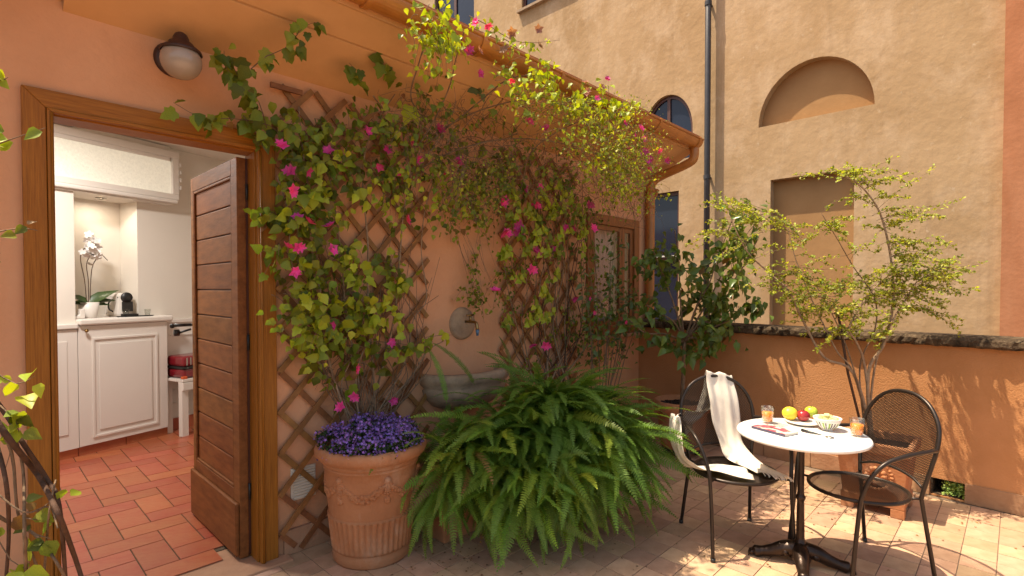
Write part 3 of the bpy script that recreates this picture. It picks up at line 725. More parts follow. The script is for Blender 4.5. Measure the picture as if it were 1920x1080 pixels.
# basin and tap
bs = thing('stone_basin', 'grey carved stone wall basin half hidden by the fern', 'basin', (2.62, 0, 0.75))
def basin_pt(a, r, z): return (2.62 + math.cos(a) * r[0], -0.001 - max(0.0, math.sin(a)) * r[1], z)
bprof = [((0.20, 0.13), 0.66), ((0.30, 0.20), 0.70), ((0.37, 0.245), 0.77), ((0.385, 0.26), 0.825), ((0.37, 0.25), 0.835), ((0.405, 0.285), 0.87), ((0.41, 0.29), 0.915), ((0.395, 0.275), 0.935),
         ((0.345, 0.225), 0.937), ((0.33, 0.21), 0.92), ((0.29, 0.17), 0.80), ((0.02, 0.02), 0.78)]
n = 30; v = []; f = []
for (r_, z) in bprof:
    for k in range(n + 1): v.append(basin_pt(math.pi * k / n, r_, z))
for i in range(len(bprof) - 1):
    for k in range(n): f.append((i * (n + 1) + k, (i + 1) * (n + 1) + k, (i + 1) * (n + 1) + k + 1, i * (n + 1) + k + 1))
MB().add(v, f).build('bowl', M['greystone'], bs, True)
tp = thing('wall_tap', 'brass garden tap with blue spout on round grey stone plate', 'tap', (2.61, 0, 1.28))
MB().lathe([(0.0005, 0.026), (0.10, 0.026), (0.118, 0.018), (0.125, 0.0)], (0, 0, 0), 36).xf(Matrix.Translation((2.607, -0.0005, 1.285)) @ Matrix.Rotation(R(90), 4, 'X')).build('stone_plate', M['greystone'], tp, True)
t0 = Vector((2.625, -0.027, 1.30))
MB().tube([t0, t0 + Vector((0, -.09, 0)), t0 + Vector((0, -.12, -.012)), t0 + Vector((0, -.13, -.055))], [.011, .011, .012, .013], 10, smooth_path=4).build('spout', M['brass'], tp, True)
MB().tube([t0 + Vector((0, -.05, 0)), t0 + Vector((0, -.05, .045))], 0.009, 8).tube([t0 + Vector((-.035, -.05, .05)), t0 + Vector((.035, -.05, .05))], 0.007, 8).build('tap_handle', M['brass'], tp, True)
MB().tube([t0 + Vector((0, -.13, -.055)), t0 + Vector((0, -.131, -.10))], [0.014, 0.009], 10).build('hose_nozzle', mat('blue plastic', (0.08, 0.16, 0.24), 0.5), tp, True)
# facade window
fwn = thing('facade_window', 'brown wooden window with pale curtain at far end of the house', 'window', (4.7, 0, 1.1))
for (a, b, c_, d_) in ((WX0 - .05, WX0 + .05, WZ0 - .05, WZ1 + .05), (WX1 - .05, WX1 + .05, WZ0 - .05, WZ1 + .05)):
    MB().box(a, b, -0.022, 0.05, c_, d_).build('frame', M['winwood'], fwn, bevel=0.004)
for (c_, d_) in ((WZ0 - .05, WZ0 + .05), (WZ1 - .05, WZ1 + .05)):
    MB().box(WX0 + .0505, WX1 - .0505, -0.022, 0.05, c_, d_).build('frame', M['winwood'], fwn, bevel=0.004)
for (a, b) in ((WX0 + .051, WX0 + .60), (WX0 + .605, WX1 - .051)):
    for (c_, d_) in ((a, a + .05), (b - .05, b)):
        MB().box(c_, d_, 0.0, 0.035, WZ0 + .051, WZ1 - .051).build('sash_stile', M['winwood'], fwn, bevel=0.003)
    for (c_, d_) in ((WZ0 + .051, WZ0 + .10), (WZ1 - .10, WZ1 - .051)):
        MB().box(a + .0505, b - .0505, 0.0, 0.035, c_, d_).build('sash_rail', M['winwood'], fwn, bevel=0.003)
    MB().box(a + .0505, b - .0505, 0.014, 0.018, WZ0 + .1005, WZ1 - .1005).build('pane', M['glass'], fwn)
v = []; f = []; n = 60
for k in range(n + 1):
    x = WX0 + .03 + (WX1 - WX0 - .06) * k / n; yy = 0.085 + 0.012 * math.sin(k * 1.3) + .006 * math.sin(k * 2.9)
    v += [(x, yy, WZ0), (x, yy, WZ1)]
for k in range(n): f.append((2 * k, 2 * k + 2, 2 * k + 3, 2 * k + 1))
MB().add(v, f).build('curtain', M['curtain'], fwn, True)
MB().box(WX0 - .08, WX1 + .08, -0.06, -0.001, WZ0 - .085, WZ0 - .0505).build('sill', M['plinth'], fwn, bevel=0.004)

# trellises
def trellis(name, label, x0, x1, z0, z1, ph):
    t = thing(name, label, 'trellis', ((x0 + x1) / 2, -.03, z0), 'diamond lattice trellises on the house wall')
    m_, pz, w2 = 1.10, 0.236, 0.016
    for s in (1, -1):
        for i in range(-40, 60):
            # line z = s*m*(x-x0) + c
            c = z0 + ph + i * pz
            pts = []
            def Z(x): return s * m_ * (x - x0) + c
            xa, xb = x0, x1
            za, zb = Z(xa), Z(xb)
            lo, hi = z0, z1
            if s > 0:
                if zb < lo or za > hi: continue
                if za < lo: xa = x0 + (lo - c) / m_
                if zb > hi: xb = x0 + (hi - c) / m_
            else:
                if za < lo or zb > hi: continue
                if za > hi: xa = x0 + (c - hi) / m_
                if zb < lo: xb = x0 + (c - lo) / m_
            if xb - xa < 0.06: continue
            xa += random.uniform(-.012, .012); xb += random.uniform(-.012, .012)
            d = Vector((1, 0, s * m_)).normalized(); nn = Vector((-d.z, 0, d.x)) * w2
            y0_, y1_ = (-0.034, -0.026) if s > 0 else (-0.0255, -0.0175)
            a, b = Vector((xa, 0, Z(xa))), Vector((xb, 0, Z(xb)))
            q = [a - nn, b - nn, b + nn, a + nn]
            MB().prism([(p.x, p.z) for p in q], y0_, y1_).build('slat', M['trellis'], t)
trellis('lattice_trellis', 'brown diamond lattice trellis beside the door behind the large urn', 1.225, 2.265, 0.03, 2.72, 0.105)
MB().box(1.18, 1.36, -0.05, -0.0345, 2.672, 2.700).build('slat', M['trellis'], bpy.data.objects['lattice_trellis'])
trellis('lattice_trellis', 'brown diamond lattice trellis between the wall tap and the window', 3.0, 4.02, 0.55, 2.70, 0.03)

# ================================================================== LEAF TEMPLATES
def leaf_tmpl(w_=0.36, fold=0.16, curl=0.12, segs=4):
    """ovate leaf, unit length along +Y, folded on the midrib"""
    ws = [0.0, 0.92, 0.95, 0.50, 0.0] if segs == 4 else [0.0, 1.0, 0.0]
    v = []; f = []
    N = len(ws)
    for i, q in enumerate(ws):
        y = i / (N - 1); z = -curl * y * y
        v.append((0, y, z))
        if 0 < i < N - 1:
            v.append((-w_ * q, y - .03, z + fold * q * w_ * 1.6)); v.append((w_ * q, y - .03, z + fold * q * w_ * 1.6))
    if segs == 4:
        f = [(0, 2, 1), (0, 1, 3), (1, 2, 5, 4), (3, 1, 4, 6), (4, 5, 8, 7), (6, 4, 7, 9), (7, 8, 10), (9, 7, 10)]
    else: f = [(0, 2, 1), (0, 1, 3), (1, 2, 4), (3, 1, 4)]
    return v, f
T_OV = leaf_tmpl(0.40, 0.30, 0.22); T_NAR = leaf_tmpl(0.24, 0.35, 0.2); T_SM = leaf_tmpl(0.34, 0.3, 0.1, 2); T_BROAD = leaf_tmpl(0.46, 0.22, 0.3)
def lobed():
    pts = [(0, 0), (0.20, -.06), (0.42, 0.10), (0.36, 0.28), (0.50, 0.48), (0.28, 0.60), (0.22, 0.80), (0, 1.05)]
    v = [(0, 0, 0), (0, .35, .0), (0, .7, -.05)]; f = []
    right = [(x, y, 0.10 * abs(x) * 2 - 0.16 * y * y) for x, y in pts[1:-1]]
    v += right; b = 3; tip = len(v); v.append((0, 1.05, -.18))
    ch = [0] + list(range(3, 9)) + [tip]
    mid = [0, 1, 1, 1, 2, 2, 2]
    for s in (1, -1):
        if s == -1:
            base = len(v); v += [(-x, y, z) for x, y, z in right]; chn = [0] + list(range(base, base + 6)) + [tip]
        else: chn = ch
        seq = [(1, chn[0], chn[1]), (1, chn[1], chn[2]), (1, chn[2], chn[3]), (1, chn[3], chn[4]), (1, chn[4], 2), (2, chn[4], chn[5]), (2, chn[5], chn[6]), (2, chn[6], chn[7])]
        for t in seq: f.append(t if s == 1 else (t[0], t[2], t[1]))
    return v, f
T_LOB = lobed()
def bract():
    v = []; f = []
    for k in range(5):
        a = 2 * math.pi * k / 5 + (.2 if k % 2 else 0); ca, sa = math.cos(a), math.sin(a)
        lv = [(0, 0, 0), (0.34, 0.42, 0.28), (0, 0.5, 0.16), (-0.34, 0.42, 0.28), (0, 0.98, 0.42)]
        b = len(v); v += [(x * ca - y * sa, x * sa + y * ca, z) for x, y, z in lv]
        f += [(b, b + 1, b + 2), (b, b + 2, b + 3), (b + 1, b + 4, b + 2), (b + 2, b + 4, b + 3)]
    # second smaller bloom
    n0 = len(v); v2 = [(x * .8 + .35, y * .8 - .3, z * .8 + .25) for x, y, z in v]; f2 = [tuple(i + n0 for i in t) for t in f]
    return v + v2, f + f2
T_BR = bract()
def tmesh(name, t, m, smooth=True):
    me = mesh(name, t[0], t[1], smooth); me.materials.append(m); return me

def rv(s=1.0): return Vector((random.gauss(0, s), random.gauss(0, s), random.gauss(0, s)))

class Plant:
    """collects leaves, flowers and stems of one plant, then builds the largest leaves as parts and the rest as one mass"""
    def __init__(s, root): s.root = root; s.leaves = []; s.stems = []; s.flowers = []
    def stem(s, pts, r0, r1, k=5, n=6, m='bark', name='stem'):
        pts = [Vector(p) for p in pts]
        rr = [r0 + (r1 - r0) * i / max(1, len(pts) - 1) for i in range(len(pts))]
        s.stems.append((name, pts, rr, k, n, m))
    def spray(s, pts, n, size, mk='vine', tm='ov', spread=0.05, out=Vector((0, -1, 0.3)), droop=0.8, r=0.003, stem=True, m='bark'):
        P_, _ = catmull([Vector(p) for p in pts], [0] * len(pts), 6) if len(pts) > 1 else ([Vector(pts[0])] * 2, 0)
        for i in range(n):
            t = random.random() * (len(P_) - 1); a = P_[int(t)]; b = P_[min(int(t) + 1, len(P_) - 1)]
            p = a.lerp(b, t % 1) + rv(spread)
            nrm = (out + rv(0.45)).normalized()
            tip = Vector((random.gauss(0, .6), random.gauss(0, .3), -droop + random.gauss(0, .45)))
            t2 = random.choice(['ov', 'ov', 'broad', 'lob']) if (tm == 'ov' and size > .05 and mk in ('vine', 'lime')) else tm
            k2 = 'dead' if (random.random() < .03 and mk in ('vine', 'dark')) else mk
            s.leaves.append((p, tip, nrm, size * random.uniform(.55, 1.3), k2, t2))
        if stem: s.stem(pts, r, r * .4, 4, 5, m)
    def build(s, T, mats, mass_mats, maxn=300, leafname='leaf'):
        lv = sorted(s.leaves, key=lambda q: -q[3] / max(.5, (q[0] - CAM).length))
        meshes = {}
        for (p, tip, nrm, sz, mk, tm) in lv[:maxn]:
            key = (mk, tm)
            if key not in meshes: meshes[key] = tmesh(leafname, T[tm], M[mats[mk]])
            link(leafname, meshes[key], s.root, frame_matrix(p, tip, nrm, sz))
        mass = {}
        for (p, tip, nrm, sz, mk, tm) in lv[maxn:]: mass.setdefault((mk, tm), []).append(frame_matrix(p, tip, nrm, sz))
        scatter_multi('foliage', [(T[tm], ms, M[mass_mats[mk]]) for (mk, tm), ms in mass.items()], s.root)
        # stems: thick ones are parts, thin twigs one mass
        twigs = MB()
        for (name, pts, rr, k, n, m) in s.stems:
            if rr[0] >= 0.0045: MB().tube(pts, rr, n, smooth_path=k).build(name, M[m], s.root, True)
            else: twigs.tube(pts, rr, 4, smooth_path=max(2, k - 2)); tm_ = m
        if twigs.v: o = twigs.build('twigs', M[tm_], s.root, True); o['kind'] = 'stuff'
        fm = {}
        for (p, nrm, sz, mk) in s.flowers:
            if mk not in fm: fm[mk] = tmesh('flower', T_BR, M[mk])
            link('flower', fm[mk], s.root, frame_matrix(p, rv(1), nrm, sz))
T = {'cit': leaf_tmpl(.30, .35, .3), 'ov': T_OV, 'nar': T_NAR, 'sm': T_SM, 'lob': T_LOB, 'broad': T_BROAD}

# ================================================================== POTS AND PLANTERS
def urn():
    c = Vector((1.635, -0.325, 0))
    t = thing('terracotta_urn', 'large terracotta urn with garland relief and fluted base by the door', 'plant pot', tuple(c)); c0 = c
    prof_ = [(0.0005, 0.0), (0.205, 0.0), (0.212, 0.012), (0.214, 0.055), (0.209, 0.066)]
    MB().lathe(prof_, c, 64).build('foot', M['terracotta'], t, True)
    def flute(a, z):
        if z < 0.075 or z > 0.262: return 1.0
        ph = (a * 44 / (2 * math.pi)) % 1.0
        e = min(1, (z - .075) / .012, (.262 - z) / .012)
        return 1 - 0.055 * (1 - math.sin(math.pi * ph) ** 0.7) * max(0, e)
    zs = [0.066, 0.074, 0.0751, 0.087, 0.12, 0.17, 0.22, 0.250, 0.2619, 0.263, 0.272]
    MB().lathe([(0.209 + 0.022 * (z - .066) / .2 + (0.008 if 0.075 < z < .262 else 0), z) for z in zs], c, 264, flute).build('fluted_band', M['terracotta'], t, True)
    MB().lathe([(0.231, 0.272), (0.240, 0.36), (0.2475, 0.47), (0.250, 0.520), (0.256, 0.524), (0.257, 0.532), (0.252, 0.537), (0.262, 0.543), (0.270, 0.556), (0.266, 0.562),
                (0.288, 0.575), (0.302, 0.595), (0.304, 0.618), (0.294, 0.636), (0.272, 0.642), (0.252, 0.632), (0.248, 0.600), (0.235, 0.56)], c, 96).build('body', M['terracotta'], t, True)
    MB().lathe([(0.0005, 0.60), (0.246, 0.595)], c, 32).build('soil', M['soil'], t)
    # garland relief: swags of small blossoms hung from drops
    cam_a = math.atan2(CAM.y - c.y, CAM.x - c.x)
    def rp(a, z, o=0.0):
        rr = 0.2395 + (z - .36) * 0.07 + o
        return Vector((c.x + rr * math.cos(a), c.y + rr * math.sin(a), z))
    for k in range(6):
        a0 = cam_a + 0.32 + (k - 3) * math.pi / 3; a1 = a0 + math.pi / 3
        sw = MB()
        for i in range(40):
            u_ = i / 39; a = a0 + (a1 - a0) * u_; sag = 0.085 * (1 - (2 * u_ - 1) ** 2)
            z = 0.478 - sag
            thick = 0.008 + 0.010 * (1 - (2 * u_ - 1) ** 2)
            for q in range(3):
                sw.ball(rp(a + random.uniform(-.02, .02), z + random.uniform(-thick, thick), 0.0), random.uniform(.0075, .0130), 7, 5)
        sw.build('garland', M['terracotta'], t, True)
        dr_ = MB(); dr_.ball(rp(a0, .488), .020, 8, 6)
        for s_ in (-1, 0, 1):
            for i in range(6): dr_.ball(rp(a0 + s_ * .016 * i * .7, .478 - i * .016 * (1 if s_ == 0 else .75)), .0125 - .0007 * i, 7, 5)
        for i in range(9): dr_.ball(rp(a0 + random.uniform(-.035, .035), .385 + random.uniform(-.02, .015)), .013, 7, 5)
        dr_.build('garland_drop', M['terracotta'], t, True)
    for o in t.children: o.matrix_basis = Matrix.Translation(c) @ Matrix.Diagonal((1.055, 1.055, 1.03, 1)) @ Matrix.Translation(-c)
    return c
UC = urn()

# violet bellflowers filling the urn
bf = thing('bellflowers', 'mound of small violet bellflowers filling the terracotta urn', 'flowers', (UC.x, UC.y, 0.6))
T_STAR = ([(0, 0, 0)] + [(math.cos(a) * (1 if k % 2 == 0 else .4), math.sin(a) * (1 if k % 2 == 0 else .4), .25 if k % 2 == 0 else 0) for k, a in enumerate([math.pi * j / 5 for j in range(10)])],
          [(0, 1 + j, 1 + (j + 1) % 10) for j in range(10)])
def mound(a, r): return 0.648 + 0.105 * math.sqrt(max(0, 1 - (r / 0.325) ** 2)) + 0.018 * math.sin(5 * a + 1) + 0.014 * math.sin(23 * r + 3 * a) + .012 * math.sin(9 * a + 30 * r)
ms = []; gs = []
for i in range(3000):
    a = random.uniform(0, 2 * math.pi); r = 0.305 * math.sqrt(random.random()) * random.uniform(.93, 1.06)
    p = Vector((UC.x + r * math.cos(a), UC.y + r * math.sin(a), mound(a, r) + random.gauss(0, .016) - (0.02 if r > .27 else 0)))
    nm = Vector((math.cos(a) * r * 3, math.sin(a) * r * 3, .8)) + rv(.35)
    if p.y > -0.04 or math.sin(13 * a + 20 * r) + math.sin(40 * r - 5 * a) > 1.25: continue
    ms.append(frame_matrix(p, rv(1), nm, random.uniform(.0075, .0125)))
for i in range(3000):
    a = random.uniform(0, 2 * math.pi); r = 0.31 * math.sqrt(random.random())
    p = Vector((UC.x + r * math.cos(a), UC.y + r * math.sin(a), mound(a, r) - random.uniform(0, .05)))
    if p.y > -0.03: continue
    gs.append(frame_matrix(p, rv(1) + Vector((0, 0, .3)), rv(1) + Vector((0, 0, 1)), random.uniform(.014, .024)))
scatter('blossoms', T_STAR, ms, M['violet_s'], bf)
M['flowerleaf_s'] = leafmat('bellflower leaf', (0.05, 0.10, 0.02), (0.03, 0.06, 0.012), 0.4, True)
scatter('foliage', T_SM, gs, M['flowerleaf_s'], bf)

# square planter under the fern
fb = thing('fern_planter', 'square terracotta planter almost hidden under the big fern', 'planter', (2.25, -.45, 0))
MB().prism([(-.17, 0), (.17, 0), (.20, .34), (-.20, .34)], -.17, .17).xf(Matrix.Translation((2.15, -.40, 0))).build('box', M['terracotta'], fb, bevel=0.008)
MB().box(1.94, 2.36, -.59, -.21, .341, .370).build('rim', M['terracotta'], fb, bevel=0.008)
fb2 = thing('fern_tub', 'round terracotta tub buried beneath the right side of the fern', 'planter', (2.95, -.6, 0))
MB().lathe([(.0005, 0), (.18, 0), (.24, .34), (.26, .345), (.26, .38), (.235, .38), (.23, .34), (.0005, .34)], (2.95, -.62, 0), 32).build('tub', M['terracotta'], fb2, True)

# citrus pot
cp = Vector((4.62, -0.80, 0))
ct = thing('round_pot', 'round terracotta pot on a castor stand beneath the citrus tree', 'plant pot', tuple(cp))
MB().lathe([(.0005, .075), (.175, .075), (.185, .09), (.225, .40), (.232, .41), (.245, .42), (.25, .46), (.25, .505), (.238, .512), (.228, .505), (.222, .46), (.0005, .458)], cp, 48).build('pot', M['terracotta'], ct, True)
MB().lathe([(.0005, .462), (.222, .462)], cp, 24).build('soil', M['soil'], ct)
st = MB()
for i in range(260):
    a = random.uniform(0, 2 * math.pi); r = .21 * math.sqrt(random.random())
    st.ball((cp.x + r * math.cos(a), cp.y + r * math.sin(a), .467), random.uniform(.006, .016), 5, 4, (1, .7, .6))
so = st.build('bark_chips', M['soil'], ct); so['kind'] = 'stuff'
MB().lathe([(.0005, .05), (.17, .05), (.18, .058), (.18, .0745), (.0005, .0745)], cp, 30).build('stand', M['blackmetal'], ct)
for k in range(4):
    a = k * math.pi / 2 + .5
    MB().tube([(cp.x + .14 * math.cos(a) - .012, cp.y + .14 * math.sin(a), .025), (cp.x + .14 * math.cos(a) + .012, cp.y + .14 * math.sin(a), .025)], .0245, 12).build('castor', M['blackmetal'], ct, True)

# square planter with rosette
sp = thing('rosette_planter', 'square terracotta planter with round rosette, standing on feet behind the table', 'planter', (4.48, -2.34, 0))
def sqring(h, z, cx=4.48, cy=-2.335): return [(cx - h, cy - h, z), (cx + h, cy - h, z), (cx + h, cy + h, z), (cx - h, cy + h, z)]
def loft(rings, cap=True):
    mb = MB(); v = [q for r_ in rings for q in r_]; f = []
    for i in range(len(rings) - 1):
        for k in range(4): f.append((i * 4 + k, i * 4 + (k + 1) % 4, (i + 1) * 4 + (k + 1) % 4, (i + 1) * 4 + k))
    if cap: f.append((3, 2, 1, 0))
    return mb.add(v, f)
loft([sqring(.165, .055), sqring(.168, .10), sqring(.158, .105), sqring(.185, .375), sqring(.200, .385), sqring(.203, .44), sqring(.195, .447), sqring(.172, .447), sqring(.165, .40)]).build('box', M['terracotta'], sp, bevel=0.004)
MB().box(4.48 - .166, 4.48 + .166, -2.335 - .166, -2.335 + .166, .39, .40).build('soil', M['soil'], sp)
for sx in (-1, 1):
    for sy in (-1, 1):
        MB().box(4.48 + sx * .13 - .035, 4.48 + sx * .13 + .035, -2.335 + sy * .13 - .035, -2.335 + sy * .13 + .035, 0.001, .0545).build('foot', M['terracotta'], sp, bevel=0.003)
ro = MB()
rm = Matrix.Translation((4.48 - .174, -2.355, .245)) @ Matrix.Rotation(R(-90), 4, 'Y') @ Matrix.Rotation(R(5), 4, 'Y')
for k in range(24):
    a = 2 * math.pi * k / 24; ro.ball((.083 * math.cos(a), .083 * math.sin(a), 0), .012, 7, 5)
for k in range(12):
    a = 2 * math.pi * k / 12; ro.ball((.045 * math.cos(a), .045 * math.sin(a), 0), .017, 8, 5, (1, 1, .9))
ro.ball((0, 0, 0), .020, 10, 6)
ro.xf(rm).build('rosette', M['terracotta'], sp, True)
for o in sp.children: o.matrix_basis = Matrix.Translation((4.50, -2.34, 0)) @ Matrix.Diagonal((1.12, 1.12, 1.10, 1)) @ Matrix.Translation((-4.48, 2.335, 0))

# ================================================================== CAFE TABLE
TB = Vector((3.235, -2.185, 0)); TH = 0.745
tb = thing('cafe_table', 'round white marble cafe table on a dark cast iron pedestal', 'table', tuple(TB))
rt_ = 0.335
MB().lathe([(.0005, TH - .026), (rt_ - .02, TH - .026), (rt_ - .006, TH - .022), (rt_, TH - .013), (rt_ - .004, TH - .004), (rt_ - .012, TH), (.0005, TH)], TB, 96).build('top', M['marble'], tb, True)
MB().lathe([(.0005, TH - .040), (.10, TH - .040), (.10, TH - .0265), (.0005, TH - .0265)], TB, 32).build('top_plate', M['iron'], tb)
def colflute(a, z): return 1 - 0.07 * abs(math.sin(a * 5)) if (.40 < z < .66 or .14 < z < .34) else 1.0
MB().lathe([(0.0210, TH - .041), (0.0205, .69), (0.0154, .675), (0.0182, .665), (0.0182, .659), (0.0173, .655), (0.0170, .41), (0.0186, .40), (0.0186, .392), (0.0243, .385), (0.0256, .375), (0.0218, .365), (0.0186, .36),
            (0.0179, .345), (0.0192, .335), (0.0211, .20), (0.0218, .15), (0.0230, .14), (0.0294, .13), (0.0349, .115), (0.0332, .10), (0.0318, .09), (0.0426, .075), (0.0550, .05), (0.0563, .035)], TB, 60, colflute).build('column', M['iron'], tb, True)
for k in range(4):
    a = R(20) + k * math.pi / 2
    d = Vector((math.cos(a), math.sin(a), 0)); s_ = Vector((-d.y, d.x, 0))
    P_ = [TB + d * .02 + Vector((0, 0, .085)), TB + d * .08 + Vector((0, 0, .075)), TB + d * .14 + Vector((0, 0, .048)), TB + d * .19 + Vector((0, 0, .034)), TB + d * .225 + Vector((0, 0, .026)), TB + d * .245 + Vector((0, 0, .018))]
    ft = MB().tube(P_, [.044, .041, .034, .028, .034, .016], 12, smooth_path=4)
    for i in range(9):
        q = P_[0].lerp(P_[3], .25 + i * .085); ft.ball((q.x, q.y, q.z + .022 - i * .0012), .0065, 7, 5)
    for s2 in (-1, 0, 1):
        q = TB + d * .235 + s_ * s2 * .017; ft.tube([q + Vector((0, 0, .03)), q + d * .02 + Vector((0, 0, .022)), q + d * .03 + Vector((0, 0, .004))], [.010, .010, .004], 8)
    for sg in (-1, 1):
        q = TB + d * .075 + s_ * sg * .028; ft.ball((q.x, q.y, .062), .020, 10, 7)
    ft.build('claw_foot', M['iron'], tb, True)

# ================================================================== CHAIRS
def ribbons(inside, lo, hi, place, pitch, asp, wd, name, parent):
    """expanded metal: two sets of crossed diagonal strips cut to a region"""
    mb = MB(); (u0, v0), (u1, v1) = lo, hi
    L = max(u1 - u0, v1 - v0) * 1.6; ang = math.atan(asp)
    for s in (1, -1):
        dx, dy = math.cos(ang), s * math.sin(ang); nx, ny = -dy, dx
        step = pitch * math.sin(ang)
        cx, cy = (u0 + u1) / 2, (v0 + v1) / 2
        K = int(L / step / 2) + 2
        for k in range(-K, K + 1):
            ox_, oy_ = cx + nx * k * step, cy + ny * k * step
            run = []; nseg = 34
            for i in range(-nseg, nseg + 1):
                t = L / 2 * i / nseg; u, v = ox_ + dx * t, oy_ + dy * t
                if inside(u, v): run.append((u, v))
                else:
                    if len(run) > 1: strip(mb, run, nx * wd, ny * wd, place)
                    run = []
            if len(run) > 1: strip(mb, run, nx * wd, ny * wd, place)
    o = mb.build(name, M['mesh'], parent); o['kind'] = 'stuff'; return o
def strip(mb, run, a, b, place):
    v = []
    for (u, w_) in run: v += [place(u - a, w_ - b, -1), place(u + a, w_ + b, 1)]
    mb.add(v, [(2 * i, 2 * i + 2, 2 * i + 3, 2 * i + 1) for i in range(len(run) - 1)])
SR = 0.238
def chair(loc, ang, label, name='mesh_chair', feet_adj=None):
    t = thing(name, label, 'chair', tuple(loc), 'metal mesh armchairs at the cafe table')
    X = Matrix.Translation(loc) @ Matrix.Rotation(ang, 4, 'Z')
    tu = 0.0105
    W = lambda p: X @ Vector(p)
    # seat
    MB().tube([W((SR * math.cos(a), SR * math.sin(a), .438)) for a in [2 * math.pi * k / 48 for k in range(49)]], tu, 10, cap=False).build('seat_rim', M['chair'], t, True)
    ribbons(lambda u, v: u * u + v * v < (SR - .006) ** 2, (-SR, -SR), (SR, SR), lambda u, v, s: tuple(W((u, v, .441 - .016 * max(0, 1 - (u * u + v * v) / SR ** 2) + s * .0006))), .0135, .62, .0031, 'seat_mesh', t)
    # back hoop
    def hoopx(z): return -0.200 - 0.105 * max(0, (z - .44)) / .54 - .03 * max(0, (z - .44)) * 0
    hp = [(-.262, .232, .0)]
    side = [(-.262, .232, .004), (-.205, .205, .40), (-.200, .205, .455), (-.222, .230, .60), (-.247, .243, .72), (-.272, .226, .82), (-.290, .166, .908), (-.300, .086, .955), (-.304, 0, .967)]
    full = side + [(x, -y, z) for x, y, z in side[::-1][1:]]
    MB().tube([W(p) for p in full], .0108, 10, smooth_path=6).build('back_hoop', M['chair'], t, True)
    MB().tube([W((-.203, .203, .50)), W((-.216, .12, .530)), W((-.220, 0, .542)), W((-.216, -.12, .530)), W((-.203, -.203, .50))], .0075, 8, smooth_path=5).build('back_rail', M['chair'], t, True)
    zs = [p[2] for p in side[2:]]; ys = [p[1] for p in side[2:]]; xs_ = [p[0] for p in side[2:]]
    def half(z): return float(np.interp(z, zs, ys))
    def inside(u, v): return v > .505 + .037 * (1 - (u / .21) ** 2) and v < .964 and abs(u) < math.sqrt(max(0, 1 - max(0, (v - .72) / .245) ** 2)) * .243 * (1 if v > .72 else half(v) / .243) - .002
    def plc(u, v, s):
        x = float(np.interp(v, zs, xs_)); b = .030 * (1 - (u / .25) ** 2) * math.sin(math.pi * min(1, max(0, (v - .5) / .48)))
        return tuple(W((x - b + s * .0006, u, v)))
    ribbons(inside, (-.25, .49), (.25, .99), plc, .0155, .62, .0020, 'back_mesh', t)
    # arms running down into front legs
    for sg in (1, -1):
        arm = [(-.245, .243 * sg, .705), (-.16, .272 * sg, .712), (-.02, .285 * sg, .700), (.09, .280 * sg, .665), (.155, .262 * sg, .59), (.185, .245 * sg, .50), (.195, .240 * sg, .44), (.215, .238 * sg, .25), (.240, .240 * sg, .004)]
        MB().tube([W(p) for p in arm], .0108, 10, smooth_path=6).build('arm_and_leg', M['chair'], t, True)
        MB().tube([W((.145, .190 * sg, .438)), W((.195, .240 * sg, .44))], .007, 8).build('bracket', M['chair'], t, True)
        MB().tube([W((-.150, .185 * sg, .438)), W((-.202, .205 * sg, .44))], .007, 8).build('bracket', M['chair'], t, True)
        for p in ((.240, .240 * sg, 0), (-.262, .232 * sg, 0)):
            MB().tube([W((p[0], p[1], .0005)), W((p[0], p[1], .022))], [.0135, .0135], 12).build('foot_cap', M['blackmetal'], t, True)
    return X
XL = chair(Vector((3.245, -1.815, 0)), R(227), 'dark metal mesh armchair draped with white scarf, nearer the fern')
XR = chair(Vector((3.445, -2.415, 0)), R(142), 'empty dark metal mesh armchair in front of square planter')

# scarf
sc = thing('scarf', 'white linen scarf with tasselled end draped over the left chair', 'scarf', tuple(XL @ Vector((-.2, 0, .7))))
PT = [((.150, .150, .462), (.05, .055, 0)), ((.07, .125, .468), (.045, .06, 0)), ((-.03, .095, .476), (.035, .068, .004)), ((-.12, .075, .50), (.02, .072, .01)), ((-.185, .06, .57), (0, .075, .0)),
      ((-.222, .052, .68), (0, .088, 0)), ((-.25, .045, .82), (0, .084, 0)), ((-.286, .035, .925), (0, .080, -.004)), ((-.301, .035, .985), (0, .078, -.012)), ((-.326, .035, .967), (0, .078, -.012)),
      ((-.335, .02, .88), (0, .07, 0)), ((-.318, -.03, .76), (0, .07, .02)), ((-.300, -.13, .66), (0, .04, .06)), ((-.285, -.22, .655), (.0, .02, .07)), ((-.245, -.285, .700), (.05, 0, .03)), ((-.19, -.30, .728), (.07, 0, 0)),
      ((-.15, -.318, .715), (.09, 0, 0)), ((-.10, -.335, .63), (.10, 0, 0)), ((-.06, -.330, .54), (.09, 0, 0)), ((-.02, -.285, .470), (.075, .01, .02)), ((.02, -.225, .462), (.085, -.01, .015)), ((.05, -.15, .472), (.085, -.02, .005)), ((.09, -.06, .469), (.085, -.02, .0)), ((.12, .03, .464), (.08, -.015, 0))]
P1, _ = catmull([Vector(a) for a, b in PT], [0] * len(PT), 7); W1, _ = catmull([Vector(b) for a, b in PT], [0] * len(PT), 7)
NV = 26; v = []; f = []
